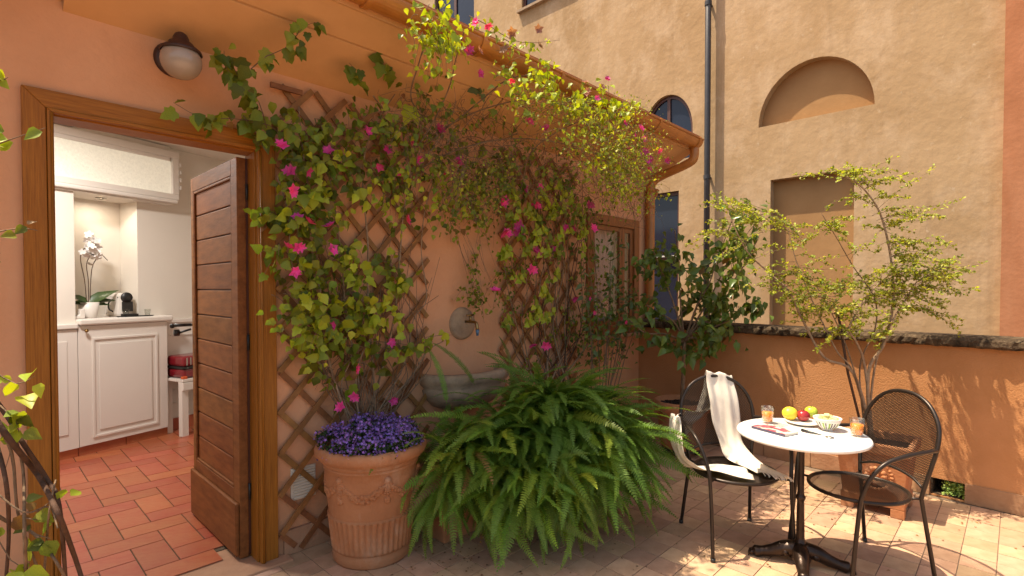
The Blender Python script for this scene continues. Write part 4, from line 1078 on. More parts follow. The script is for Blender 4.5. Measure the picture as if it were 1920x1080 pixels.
for i, (p, w_) in enumerate(zip(P1, W1)):
    t_ = (P1[min(i + 1, len(P1) - 1)] - P1[max(i - 1, 0)]).normalized(); nrm = t_.cross(w_).normalized()
    for k in range(NV + 1):
        s = 2 * k / NV - 1
        fold = .0065 * math.sin(s * 5.2 + i * .05 + 1.2 * math.sin(i * .04)) + .0022 * math.sin(s * 11 - i * .13) + .0022 * math.sin(i * .30 + s * 4) * (1 if i < 40 or i > 120 else .4)
        v.append(XL @ (p + w_ * s * (1 + .05 * math.sin(i * .17)) * 1.12 + nrm * fold))
for i in range(len(P1) - 1):
    for k in range(NV): f.append((i * (NV + 1) + k, i * (NV + 1) + k + 1, (i + 1) * (NV + 1) + k + 1, (i + 1) * (NV + 1) + k))
sco = MB().add(v, f).build('cloth', M['scarf'], sc, True)
so_ = sco.modifiers.new('thickness', 'SOLIDIFY'); so_.thickness = 0.002
fr = MB()
for k in range(22):
    s = 2 * k / 21 - 1
    for (p, w_, dr_) in ((P1[0], W1[0], Vector((1, .4, 0))), ):
        a = p + w_ * s; d = (dr_ + Vector((random.uniform(-.5, .5), random.uniform(-.5, .5), 0))).normalized()
        L_ = random.uniform(.03, .055)
        pts = [XL @ (a), XL @ (a + d * L_ * .5 + Vector((0, 0, .006))), XL @ (a + d * L_ + Vector((random.uniform(-.01, .01), random.uniform(-.01, .01), -.012)))]
        fr.tube(pts, [.0028, .0022, .0030], 5, smooth_path=3)
fo = fr.build('tassels', M['scarf'], sc, True)

# ================================================================== THINGS ON THE TABLE
def tumbler(px, py, label):
    p = at(px, py, z=TH)
    t = thing('juice_glass', label, 'glass', (p.x, p.y, TH), 'glasses of orange juice on the table')
    h, r0, r1, th = .098, .0285, .0385, .0022
    MB().lathe([(.0005, .0005), (r0, .0005), (r1, h), (r1 - th, h), (r0 - th, .012), (.0005, .012)], p, 40).build('tumbler', M['glass'], t, True)
    hj = .066
    rj = lambda z: r0 - th + (r1 - r0) * (z - .012) / (h - .012) - .0004
    MB().lathe([(.0005, .0125), (rj(.0125), .0125), (rj(hj), hj), (.0005, hj)], p, 40).build('juice', M['juice'], t, True)
tumbler(1439, 793, 'glass of orange juice behind the magazine, nearer the draped chair')
tumbler(1607, 818, 'glass of orange juice at table edge by the empty chair')
pl = at(1505, 795, z=TH)
pt = thing('fruit_plate', 'flat white plate carrying the whole fruits on marble table', 'plate', tuple(pl))
MB().lathe([(.0005, .002), (.055, .002), (.065, .006), (.092, .014), (.094, .018), (.090, .018), (.062, .010), (.0005, .008)], pl, 56).build('plate', M['white'], pt, True)
def fruit(name, label, px, py, r, scz, m, zoff=0.010, stem=True, dent=True):
    p = at(px, py, z=TH + zoff + r * scz)
    t = thing(name, label, 'fruit', (p.x, p.y, TH + zoff))
    prof_ = []
    for i in range(17):
        a = math.pi * i / 16; rr = math.sin(a) * r; z = -math.cos(a) * r * scz
        if dent: z -= .22 * r * math.exp(-(rr / r / .28) ** 2) * (1 if z > 0 else -1)
        prof_.append((max(rr, .0004), z))
    MB().lathe(prof_, (p.x, p.y, p.z), 26, lambda a, z: 1 + .02 * math.sin(a * 5)).build('skin', m, t, True)
    if stem: MB().tube([(p.x, p.y, p.z + r * scz * .75), (p.x + .003, p.y, p.z + r * scz * 1.12)], [.0014, .0018], 6).build('stalk', M['bark_dark'], t, True)
fruit('mango', 'yellow mango on the plate, left of the red apple', 1481, 775, .043, .92, mat('mango skin', (.80, .50, .035), .4, col2=(.70, .60, .06), scale=12), dent=False, stem=False)
fruit('red_apple', 'shiny dark red apple in front on the fruit plate', 1506, 779, .037, .9, mat('red apple skin', (.28, .012, .022), .2, col2=(.42, .05, .03), scale=12))
fruit('green_apple', 'yellow green apple at the back of the fruit plate', 1521, 772, .037, .92, mat('green apple skin', (.50, .55, .06), .3, col2=(.36, .50, .04), scale=10))
bwl = at(1551, 806, z=TH)
bo = thing('striped_bowl', 'white bowl with black and green stripes holding cut melon', 'bowl', tuple(bwl))
bp = [(.0005, .004), (.024, .004), (.027, .0), (.030, .002), (.033, .010), (.052, .028), (.066, .052), (.073, .070), (.0715, .0715), (.068, .066), (.048, .030), (.0005, .012)]
MB().lathe(bp, bwl, 60).build('bowl', M['white'], bo, True)
blk = mat('black glaze', (.025, .02, .022), .25); grn = mat('green glaze', (.25, .38, .08), .25)
ca = math.atan2(CAM.y - bwl.y, CAM.x - bwl.x)
for k, m in ((-4, blk), (-2, grn), (-.7, blk), (1.2, grn), (2.4, blk), (4, blk), (-6, blk), (6, grn), (9, blk), (-9, blk)):
    a = ca + k * .16; wdt = .10 if m is grn else .06
    MB().lathe([(r + .0007, z) for r, z in ((.0362, .0125), (.0440, .0202), (.052, .028), (.0592, .040), (.0650, .0502))], bwl, 4, None, a - wdt / 2 * 1.5, a + wdt / 2 * 1.5).build('stripe', m, bo, True)
mel = mat('cut melon', (.72, .60, .25), .45, col2=(.60, .62, .30), scale=30, rnd=.12)
for k in range(26):
    a = random.uniform(0, 6.28); r = .052 * math.sqrt(random.random())
    s_ = random.uniform(.009, .014)
    MB().box(-s_, s_, -s_ * .8, s_ * .8, -s_ * .8, s_ * .8).build('melon_piece', mel, bo, bevel=0.003,
        matrix=Matrix.Translation((bwl.x + r * math.cos(a), bwl.y + r * math.sin(a), bwl.z + .062 + random.uniform(0, .022) * (1 - r / .06))) @ Matrix.Rotation(random.uniform(0, 3), 4, Vector((random.random(), random.random(), 1)).normalized()))
mg = [at(1409, 803, z=TH), at(1448, 795, z=TH), at(1494, 811, z=TH), at(1472, 820, z=TH)]
mo = thing('magazine', 'thin paperback with pink patterned cover on marble table', 'book', tuple(at(1450, 808, z=TH)))
c0 = mg[0]; ex = (mg[3] - mg[0]); ex.z = 0; Lx = ex.length; ex.normalize(); ey = Vector((-ex.y, ex.x, 0))
if ey.dot(mg[1] - mg[0]) < 0: ey = -ey
Ly = 0.115
MX = Matrix((ex, ey, Vector((0, 0, 1)))).transposed().to_4x4(); MX.translation = c0
MB().box(0.001, Lx - .001, 0.002, Ly - .001, .002, .0135).xf(MX).build('pages', mat('paper', (.62, .56, .48), .9), mo)
MB().box(0, Lx, 0, Ly, .0137, .0150).xf(MX).build('cover', mat('printed cover', (.72, .62, .50), .3, col2=(.55, .06, .10), scale=16, c2pos=(.47, .53)), mo)
MB().box(0, Lx, 0, Ly, .0004, .0018).xf(MX).box(0, 0, 0, 0, 0, 0).build('back_cover', mat('navy cover', (.07, .06, .10), .4), mo)
MB().box(0, Lx, -.0012, .0006, .0004, .0150).xf(MX).build('spine', mat('navy spine', (.07, .06, .10), .4), mo)
MB().box(.02, Lx - .03, Ly * .45, Ly * .72, .0151, .0154).xf(MX).build('cover_picture', mat('cover picture', (.60, .06, .12), .3, col2=(.10, .05, .06), scale=30, c2pos=(.5, .56)), mo)
s0, s1 = at(1503, 806, z=TH + .01), at(1554, 819, z=TH + .005)
sn = thing('spoon', 'shiny metal spoon lying beside the striped bowl', 'spoon', tuple(s0))
MB().tube([s0, s0.lerp(s1, .3), s0.lerp(s1, .75)], [.0085, .006, .0025], 10).build('handle', M['blackmetal'], sn, True)
d_ = (s1 - s0).normalized()
MB().ball((0, 0, 0), .016, 16, 8, (1.45, 1, .28)).build('spoon_bowl', M['steel'], sn, True, Matrix.Translation(s1 + d_ * .004) @ Matrix.Rotation(math.atan2(d_.y, d_.x), 4, 'Z'))
dish = at(1462, 796, z=TH)
MBs = MB().lathe([(.0005, .001), (.03, .001), (.04, .006), (.041, .008), (.03, .004), (.0005, .004)], at(1463, 799, z=TH + .016), 30)
so2 = MBs.build('saucer', M['glass'], None, True); tag(so2, 'tiny clear glass saucer on the magazine', 'saucer')

# ================================================================== THINGS INDOORS
def K(x, y, z): return KM @ Vector((x, y, z))
CT = 1.2725
oc = thing('orchid', 'white flowering orchid in a glossy white pot on worktop', 'potted plant', tuple(K(.17, .17, CT)))
MB().lathe([(.0005, 0), (.055, 0), (.062, .01), (.086, .15), (.081, .15), (.076, .13), (.0005, .128)], K(.17, .17, CT), 32).build('pot', M['white'], oc, True)
OM = mesh('orchid_leaf', *leaf_tmpl(.20, .35, .35)); OM.polygons.foreach_set('use_smooth', [True] * len(OM.polygons)); OM.materials.append(mat('orchid leaf green', (.045, .085, .02), .35, .3, 5))
for (dx, dz, s_) in ((-1, .75, .24), (1.0, .95, .28), (1, .45, .22), (-.8, .25, .18), (.5, .1, .16), (-.3, .2, .15)):
    link('leaf', OM, oc, frame_matrix(K(.17, .16, CT + .125), KM.to_3x3() @ Vector((dx, -.25, dz)), KM.to_3x3() @ Vector((-dx * .6, -.8, .9)), s_))
stm = []
for (sx, tx, h) in ((-.03, -.07, .58), (.0, -.02, .52), (.02, .03, .50)):
    pts = [K(.17 + sx * .5, .17, CT + .12), K(.17 + sx, .17, CT + .35), K(.17 + tx, .15, CT + h), K(.17 + tx + .05, .12, CT + h + .10), K(.17 + tx + .10, .10, CT + h + .05)]
    MB().tube(pts, .0035, 6, smooth_path=5).build('stem', M['bark_dark'], oc, True); stm.append(pts)
om = tmesh('orchid_flower', ([(0, 0, 0)] + [(math.cos(a) * r, math.sin(a) * r, .12) for a, r in [(2 * math.pi * k / 20, (.55, .95, 1.0, .95)[k % 4]) for k in range(20)]], [(0, 1 + k, 1 + (k + 1) % 20) for k in range(20)]), M['orchid'])
for k in range(42):
    p = K(.17 + random.gauss(.0, .038), .10 + random.gauss(0, .025), CT + .64 + random.gauss(0, .075))
    link('flower', om, oc, frame_matrix(p, rv(1), (CAM - p).normalized() + rv(.5), random.uniform(.030, .042)))
cm = thing('coffee_machine', 'small silver and black capsule coffee machine on the worktop', 'coffee machine', tuple(K(.47, .2, CT)))
def kmb(x0, x1, y0, y1, z0, z1, nm, m, par, bv=.006): return kb(x0, x1, y0, y1, z0, z1).build(nm, m, par, bevel=bv)
kmb(.40, .54, .12, .38, CT + .0005, CT + .235, 'body', M['white'], cm, .03)
kmb(.425, .525, .105, .1195, CT + .05, CT + .15, 'front_panel', M['blackmetal'], cm)
kmb(.415, .535, .03, .119, CT + .001, CT + .03, 'drip_tray', M['blackmetal'], cm)
MB().lathe([(.0005, .02), (.048, .02), (.052, .0)], (0, 0, 0), 28).xf(KM @ Matrix.Translation((.47, .119, CT + .19)) @ Matrix.Rotation(R(90), 4, 'X')).build('head', M['blackmetal'], cm, True)
MB().tube([K(.40, .14, CT + .19), K(.54, .14, CT + .19)], .006, 8).build('lever', M['blackmetal'], cm, True)
MB().tube([K(.40, .22, CT + .17), K(.355, .2, CT + .14), K(.355, .2, CT + .08), K(.40, .22, CT + .05)], .007, 8, smooth_path=4).build('tank_handle', M['blackmetal'], cm, True)
cs = thing('serving_tray', 'dark oval tray in front of the coffee machine', 'tray', tuple(K(.50, .06, CT)))
MB().lathe([(.0005, .001), (.12, .001), (.13, .008), (.12, .005), (.0005, .005)], (0, 0, 0), 32).xf(KM @ Matrix.Translation((.52, .055, CT)) @ Matrix.Diagonal((1.35, .55, 1, 1))).build('tray', M['blackmetal'], cs, True)
for x_, l_ in ((.43, 'small clear tumbler on the dark tray before the coffee machine'), (.63, 'small upturned tumbler at right end of the dark tray')):
    gl = MB().lathe([(.0005, .0), (.022, .0), (.030, .065), (.028, .065), (.020, .006), (.0005, .006)], K(x_, .055, CT + .0055), 24).build('tumbler', M['glass'], None, True)
    tag(gl, l_, 'glass', 'tumblers on the indoor tray')
ad = thing('white_gadget', 'small white plastic shoe shaped gadget left of orchid pot', 'gadget', tuple(K(.05, .1, CT)))
MB().prism([(0.005, 0.0005), (.09, 0.0005), (.09, .09), (.055, .09), (.045, .035), (0.005, .025)], .06, .12).xf(KM @ Matrix.Translation((0, 0, CT))).build('body', M['white'], ad, bevel=.008)
bn = thing('white_bench', 'white slatted bench against the wall behind the open door', 'bench', tuple(K(1.1, -.2, 0)))
BX0, BX1, BY0, BY1 = .80, 1.75, -.235, .10
for i in range(9):
    y = BY0 + i * .037
    kb(BX0, BX1, y, y + .031, .585, .612).build('slat', M['white'], bn, bevel=.003)
kb(BX0, BX1, BY0 - .004, BY0 + .02, .50, .578).build('apron', M['white'], bn, bevel=.003)
for (x_, y_) in ((BX0 + .002, BY0), (BX1 - .08, BY0), (BX0 + .002, BY1 - .07), (BX1 - .08, BY1 - .07)):
    kb(x_, x_ + .068, y_ + .021, y_ + .08, .016, .584).build('leg', M['white'], bn, bevel=.003)
sk = thing('red_suitcase', 'glossy red hard suitcase lying on the white bench', 'suitcase', tuple(K(1.05, -.1, .62)))
red = mat('glossy red shell', (.22, .010, .018), .18, .2, 5, spec=.7)
kmb(.83, 1.35, -.20, .09, .616, .715, 'lower_shell', red, sk, .03)
kmb(.83, 1.35, -.20, .09, .735, .845, 'upper_shell', red, sk, .03)
kmb(.825, 1.355, -.205, .095, .714, .736, 'zip_band', M['blackmetal'], sk, .004)
for z in (.665, .79): kmb(.99, 1.09, -.209, -.2, z - .012, z + .012, 'ridge', red, sk, .004)
for x_ in (.87, .95, 1.03): MB().ball(tuple(K(x_, -.207, .725)), .006, 8, 6).build('stud', M['steel'], sk, True)
for x_ in (.86, .90, .94): kmb(x_, x_ + .012, -.203, -.2005, .75, .83, 'rib', M['steel'], sk, .001)
bg_ = tag(kb(.81, .86, -.22, -.18, .613, .64).build('orange_tag', mat('orange fabric', (.6, .10, .03), .8), None, bevel=.006), 'small orange luggage tag beside the red suitcase', 'luggage tag')

# ================================================================== PLANTS
M['dead'] = leafmat('withered leaf', (.24, .13, .04), (.14, .07, .02), .4)
M['dead_s'] = leafmat('withered small leaf', (.24, .13, .04), (.14, .07, .02), .4, True)
mm = {'dead': 'dead', 'vine': 'vine', 'lime': 'lime', 'dark': 'dark', 'blue': 'blue', 'tiny': 'tiny_s'}
for k_, base_, base2, rn in (('dark_s', (0.125, 0.185, 0.035), (0.08, 0.125, 0.022), .4), ('blue_s', (0.12, 0.18, 0.075), (0.08, 0.13, 0.05), .35)):
    M[k_] = leafmat(k_ + ' leaves', base_, base2, rn, True)
ms_ = {'dead': 'dead_s', 'vine': 'vine_s', 'lime': 'lime_s', 'dark': 'dark_s', 'blue': 'blue_s', 'tiny': 'tiny_s'}

def A(px, py, y=-.08): return at(px, py, y=y)
# ---- climbing vine on the left trellis
vr = thing('climbing_vine', 'leafy climbing vine with magenta flowers on lattice beside the door', 'climbing plant', (UC.x, UC.y + .1, .62))
V1 = Plant(vr)
root = Vector((UC.x + .02, -.12, .60))
mains = [[(640, 770), (620, 690), (600, 560), (590, 420), (570, 300), (560, 200)],
         [(665, 780), (670, 690), (650, 600), (640, 480), (620, 330), (600, 220)],
         [(690, 775), (700, 690), (690, 590), (690, 460), (680, 330), (700, 240), (760, 150)],
         [(705, 770), (720, 680), (740, 590), (750, 480), (760, 380), (790, 280), (850, 200)],
         [(720, 770), (755, 690), (775, 600), (800, 560), (790, 470), (800, 380), (830, 300)],
         [(650, 775), (610, 700), (575, 640), (560, 560), (545, 480), (540, 400), (520, 330)],
         [(715, 775), (760, 720), (800, 660), (830, 640)], [(680, 780), (668, 700), (700, 620), (715, 540)], [(655, 775), (640, 730), (660, 660), (640, 560)]]
for mn in mains:
    pts = [root + Vector((random.uniform(-.09, .12), random.uniform(-.06, .03), 0))] + [A(a, b, -.06 - random.uniform(0, .05)) for a, b in mn[1:]]
    V1.stem(pts, random.uniform(.005, .0085), .003, 5, 7, 'bark_light')
for q in range(34):
    x0 = random.uniform(600, 790); pts = [root + Vector((random.uniform(-.13, .16), random.uniform(-.1, .04), 0)), A(x0 + random.uniform(-15, 15), random.uniform(690, 730)), A(x0 + random.uniform(-30, 30), random.uniform(600, 660)), A(x0 + random.uniform(-50, 50), random.uniform(440, 580))]
    V1.stem(pts, .0036, .0018, 5, 5, 'bark_light')
def sprays(P, region, n, count, length, size, mk, tm, y=(-.05, -.16), droop=.8, spread=.035, m='bark', out=Vector((0, -1, .35)), dirb=(0, -1)):
    for i in range(n):
        (x0, y0, x1, y1) = random.choice(region) if isinstance(region[0], tuple) else region
        px, py = random.uniform(x0, x1), random.uniform(y0, y1)
        yy = random.uniform(*y)
        a = A(px, py, yy)
        d = Vector((random.gauss(0, .5) + dirb[0], random.gauss(0, .25), random.gauss(0, .35) + dirb[1] * .5)).normalized() * length * random.uniform(.6, 1.3)
        P.spray([a, a + d * .5 + Vector((0, -.02, .02)), a + d + Vector((0, -.02, -.03))], count, size * random.uniform(.85, 1.15), mk, tm, spread, out, droop, .0018, True, m)
# dense foliage, mixed dark and light
sprays(V1, [(500, 210, 620, 330), (520, 270, 640, 420), (600, 200, 760, 330), (640, 300, 800, 440)], 62, 7, .17, .055, 'vine', 'ov', (-.05, -.17))
sprays(V1, [(505, 400, 600, 560), (540, 480, 700, 600), (590, 420, 760, 560), (520, 380, 640, 480), (560, 560, 660, 640)], 48, 7, .16, .056, 'vine', 'ov', (-.06, -.17))
sprays(V1, [(530, 450, 700, 600), (600, 350, 760, 560), (540, 300, 640, 470), (640, 560, 760, 620), (555, 540, 600, 650)], 70, 5, .10, .060, 'lime', 'ov', (-.12, -.23), .5)
sprays(V1, [(630, 620, 760, 740), (700, 640, 740, 720), (600, 640, 680, 700)], 12, 4, .12, .060, 'vine', 'ov', (-.08, -.16))
sprays(V1, [(480, 400, 520, 430), (470, 410, 540, 425), (500, 475, 540, 500)], 6, 5, .12, .060, 'vine', 'ov', (-.06, -.12), dirb=(-.7, 0))
V1.spray([A(590, 640, -.1), A(750, 655, -.14), A(800, 632, -.16), A(850, 628, -.16)], 20, .062, 'lime', 'ov', .02)
V1.spray([A(640, 690, -.1), A(700, 640, -.13), A(780, 650, -.16), A(812, 640, -.2)], 16, .062, 'vine', 'ov', .02)
sprays(V1, [(740, 220, 940, 330), (780, 300, 940, 380), (640, 200, 800, 300), (840, 360, 900, 420)], 48, 7, .16, .046, 'vine', 'ov', (-.08, -.24))
sprays(V1, [(640, 280, 900, 400), (700, 330, 940, 400)], 26, 5, .12, .042, 'lime', 'ov', (-.20, -.30), .5)
# sprig running left over the doorway and soffit
V1.spray([A(560, 280, -.1), A(505, 235, -.12), A(430, 222, -.12), A(380, 222, -.13), A(325, 192, -.14)], 40, .062, 'vine', 'ov', .024)
V1.spray([A(500, 240, -.12), A(485, 190, -.16), A(460, 165, -.2), A(425, 130, -.24), A(420, 95, -.26)], 30, .070, 'vine', 'ov', .028)
V1.spray([A(470, 180, -.18), A(445, 140, -.2), A(430, 110, -.24)], 14, .078, 'vine', 'ov', .03)
V1.spray([A(470, 130, -.28), A(500, 105, -.32), A(535, 90, -.36), A(570, 50, -.40), A(595, 42, -.42)], 22, .068, 'vine', 'ov', .022)
V1.spray([A(455, 215, -.1), A(480, 250, -.1), A(500, 270, -.1)], 14, .06, 'vine', 'ov', .03)
V1.spray([A(690, 180, -.2), A(672, 140, -.26), A(655, 118, -.3)], 7, .085, 'vine', 'lob', .018)
V1.spray([A(740, 150, -.22), A(725, 128, -.28), A(715, 115, -.3)], 8, .078, 'vine', 'lob', .018)
V1.spray([A(775, 210, -.3), A(765, 195, -.34)], 3, .09, 'lime', 'lob', .01)
V1.spray([A(905, 175, -.3), A(897, 165, -.34)], 3, .09, 'blue', 'lob', .01)
fl = [(530, 275), (547, 322), (577, 322), (548, 355), (560, 410), (617, 425), (538, 463), (557, 463), (623, 467), (553, 510), (616, 283), (712, 314), (725, 283), (753, 325), (786, 300), (833, 331), (862, 303), (763, 415), (770, 268), (690, 245),
      (627, 610), (735, 643), (668, 690), (663, 743), (640, 762), (737, 752), (580, 418), (826, 245)]
for (a, b) in fl: V1.flowers.append((A(a, b, -.23), Vector((-.3, -1, .1)) + rv(.3), random.uniform(.032, .042), 'bract'))
V1.build(T, mm, ms_)

# ---- bougainvillea arching over the eave
br = thing('bougainvillea', 'sunlit bougainvillea mass hanging over the gutter with pink flowers', 'climbing plant', (2.6, -.2, 2.4))
V2 = Plant(br)
for pts in ([(760, 300), (800, 250), (840, 170), (855, 110), (870, 60)], [(770, 290), (790, 230), (770, 180), (785, 120), (800, 70)], [(800, 270), (850, 230), (900, 190), (950, 150), (1000, 140)],
            [(780, 320), (860, 280), (960, 260), (1060, 270), (1150, 300)], [(960, 420), (980, 340), (1000, 280), (1080, 230), (1160, 210)], [(800, 260), (880, 215), (960, 190), (1040, 180)], [(700, 260), (720, 215), (700, 180)]):
    ys_ = np.linspace(-.12, -.68, len(pts))
    V2.stem([A(a, b, y_) for (a, b), y_ in zip(pts, ys_)], .0065, .003, 5, 6, 'bark')
# tangle of bare twigs under the eave
for i in range(420):
    px, py = random.uniform(760, 1220), 0
    py = random.uniform(170, 300) + (px - 760) * .28
    yy = random.uniform(-.08, -.5); a = A(px, py, yy)
    d = Vector((random.gauss(.1, .6), random.gauss(0, .25), random.gauss(0, .45))).normalized() * random.uniform(.15, .4)
    V2.stem([a, a + d * .4 + rv(.02), a + d * .8 + rv(.03) + Vector((0, 0, -.03)), a + d + rv(.04) + Vector((0, 0, -.07))], random.uniform(.0012, .0028), .0008, 4, 4, 'bark')
LIME_Y = (-.66, -.84)
sprays(V2, [(780, 0, 880, 60), (790, 40, 880, 95), (765, 40, 830, 90)], 26, 8, .16, .044, 'lime', 'ov', (-.70, -.85), .6, .03, out=Vector((0, -.6, .8)))
sprays(V2, [(840, 60, 900, 80)], 3, 6, .12, .055, 'lime', 'ov', (-.70, -.80), .6)
V2.spray([A(880, 30, -.75), A(920, 50, -.8), A(960, 75, -.85), (A(1000, 80, -.88)), A(1050, 75, -.9)], 44, .040, 'lime', 'ov', .022, Vector((0, -.5, .8)))
V2.spray([A(940, 70, -.75), A(970, 90, -.8), A(930, 95, -.85)], 22, .032, 'tiny', 'sm', .035)
sprays(V2, [(920, 120, 1040, 160), (950, 135, 1100, 190), (1010, 160, 1120, 210), (1060, 185, 1180, 235)], 62, 7, .16, .046, 'lime', 'ov', LIME_Y, .5, .03, out=Vector((0, -.6, .8)), dirb=(.6, -.2))
sprays(V2, [(1090, 200, 1210, 260), (1100, 240, 1240, 300), (1120, 290, 1210, 340), (960, 180, 1120, 230)], 130, 14, .20, .021, 'tiny', 'sm', (-.55, -.85), .3, .035, dirb=(.6, -.2), out=Vector((0, -.6, .8)))
sprays(V2, [(1060, 230, 1220, 330), (1120, 300, 1220, 380)], 60, 8, .16, .032, 'lime', 'ov', (-.55, -.80), .5, .03, dirb=(.6, -.3), out=Vector((0, -.6, .8)))
sprays(V2, [(760, 220, 980, 330), (800, 280, 980, 380), (900, 250, 1080, 330), (850, 330, 930, 420), (1000, 290, 1190, 400)], 105, 9, .2, .036, 'vine', 'ov', (-.08, -.42), .7, .035)
sprays(V2, [(830, 300, 920, 400), (930, 180, 1200, 400)], 60, 10, .2, .024, 'tiny', 'sm', (-.1, -.5), .4, .035)
sprays(V2, [(770, 90, 900, 230), (640, 160, 800, 260)], 20, 6, .16, .045, 'vine', 'ov', (-.2, -.5), .7, .03)
sprays(V2, [(840, 380, 900, 420), (880, 470, 930, 560), (860, 520, 900, 545)], 12, 8, .12, .030, 'vine', 'ov', (-.04, -.10), .6, .025)
sprays(V2, [(1000, 215, 1160, 290), (1060, 250, 1230, 330), (1090, 300, 1220, 390)], 70, 13, .20, .022, 'tiny', 'sm', (-.80, -1.0), .3, .04, dirb=(.5, -.2), out=Vector((0, -.5, .8)))
sprays(V2, [(1040, 220, 1160, 290), (1100, 280, 1190, 360), (1110, 330, 1180, 370)], 26, 7, .14, .036, 'lime', 'ov', (-.82, -1.0), .4, .03, dirb=(.5, -.1), out=Vector((0, -.5, .8)))
for q in range(14):
    a = A(random.uniform(850, 930), random.uniform(400, 470), -.05)
    V2.stem([a, a + Vector((random.uniform(.02, .1), 0, -.15)), a + Vector((random.uniform(.05, .25), -.01, random.uniform(-.45, -.25)))], .0018, .0009, 5, 4, 'bark')
for (a, b, y_) in [(878, 98, -.74), (900, 140, -.6), (892, 45, -.78), (915, 48, -.8), (1138, 150, -.75), (1120, 185, -.78), (1022, 242, -.4), (990, 227, -.4), (1205, 262, -.7), (1210, 285, -.7), (1198, 290, -.7), (1218, 300, -.7), (1180, 280, -.68), (1213, 305, -.72), (1190, 258, -.72), (1202, 242, -.72),
                    (1215, 318, -.66), (985, 357, -.25), (1000, 385, -.2), (943, 379, -.2), (960, 150, -.7), (1170, 230, -.78), (860, 300, -.2), (1250, 300, -.7), (1235, 283, -.7)]:
    V2.flowers.append((A(a, b, y_ - .05), Vector((-.3, -1, .2)) + rv(.4), random.uniform(.028, .040), 'bract'))
for (a, b, y_) in [(898, 95, -.72), (1130, 165, -.78), (1095, 155, -.78), (960, 60, -.82), (1010, 55, -.85), (945, 95, -.8), (1010, 85, -.8), (1100, 175, -.78)]:
    V2.flowers.append((A(a, b, y_ - .03), Vector((-.3, -1, .2)) + rv(.4), random.uniform(.026, .036), 'bract_d'))
V2.build(T, mm, ms_)

# ---- climber on the right trellis
rr_ = thing('climbing_vine', 'yellow green trefoil vine with magenta flowers on the farther lattice', 'climbing plant', (3.4, -.1, .5))
V3 = Plant(rr_)
for q in range(26):
    x0 = random.uniform(960, 1110)
    V3.stem([A(random.uniform(990, 1070), 720, -.1), A(x0 + random.uniform(-15, 15), random.uniform(600, 650), -.06), A(x0 + random.uniform(-25, 25), random.uniform(480, 560), -.08), A(x0 + random.uniform(-45, 45), random.uniform(340, 440), -.1)],
            random.choice([.003, .0048, .006, .008]), .002, 5, 6, random.choice(['bark', 'bark_light', 'bark_dark']))
def trefoil(P, px, py, y, s, mk):
    c = A(px, py, y)
    for k in range(random.choice([3, 4, 5])):
        a = random.uniform(0, 6.28) if k > 2 else (math.pi / 2 + k * 2.1 + random.uniform(-.4, .4))
        tip = Vector((math.cos(a), -.25, math.sin(a)))
        P.leaves.append((c + tip * .004, tip, Vector((0, -1, .5)) + rv(.2), s * random.uniform(.8, 1.15), mk, 'ov'))
for (a, b) in [(950, 355), (975, 350), (965, 375), (985, 395), (960, 410), (1000, 410), (1010, 425), (1035, 385), (1060, 365), (1040, 410), (945, 470), (950, 480), (985, 440), (1000, 450), (1030, 445), (1045, 470), (990, 470), (1060, 440), (1085, 410), (970, 520), (1020, 545),
               (1075, 390), (1010, 370), (1040, 350), (1090, 440), (1055, 395), (1020, 470), (1035, 520), (1030, 590), (1025, 560), (1000, 600), (955, 600), (1010, 580), (1100, 470)]:
    for k in range(3): trefoil(V3, a + random.uniform(-10, 10), b + random.uniform(-10, 10), random.uniform(-.22, -.30), .060, random.choice(['lime', 'lime', 'vine']))
sprays(V3, [(930, 400, 1130, 560), (960, 560, 1130, 680), (880, 480, 960, 560), (1060, 480, 1180, 640)], 90, 9, .15, .032, 'vine', 'ov', (-.05, -.16), .6, .03)
sprays(V3, [(1050, 560, 1160, 680), (940, 340, 1120, 480)], 36, 8, .15, .034, 'dark', 'ov', (-.05, -.16), .6, .03)
for (a, b) in [(943, 435), (972, 422), (1010, 355), (985, 357), (1003, 385), (952, 440), (1004, 472), (1033, 473), (1075, 426), (1062, 428), (995, 505), (1078, 560), (998, 645), (1022, 648), (927, 545), (943, 380), (975, 435), (1052, 398), (1113, 430), (1104, 385)]:
    V3.flowers.append((A(a, b, -.24), Vector((-.4, -1, .1)) + rv(.3), random.uniform(.040, .052), 'bract'))
V3.build(T, mm, ms_)

# ---- blue green shrub in front of the window
sr = thing('grey_green_shrub', 'upright grey green shrub growing in front of the wooden window', 'shrub', (3.9, -.35, 0))
V4 = Plant(sr)
for q in range(16):
    x0 = random.uniform(1085, 1200)
    top = A(x0 + random.uniform(-15, 15), random.uniform(440, 560), random.uniform(-.2, -.4))
    b0 = Vector((3.9 + random.uniform(-.1, .1), -.35, .02)); midp = b0.lerp(top, .55) + Vector((0, -.03, .05))
    V4.spray([midp, midp.lerp(top, .5) + rv(.02), top], 26, .066, random.choice(['blue', 'blue', 'dark']), 'nar', .045, Vector((0, -1, .6)), .1, .004)
    V4.stem([b0, b0.lerp(midp, .5) + rv(.02), midp], .006, .004, 4, 6)
for (a, b) in [(1115, 586), (1165, 600), (1173, 605), (1105, 560)]: V4.flowers.append((A(a, b, -.4), Vector((0, -1, .2)), .022, 'bract'))
V4.build(T, mm, ms_)

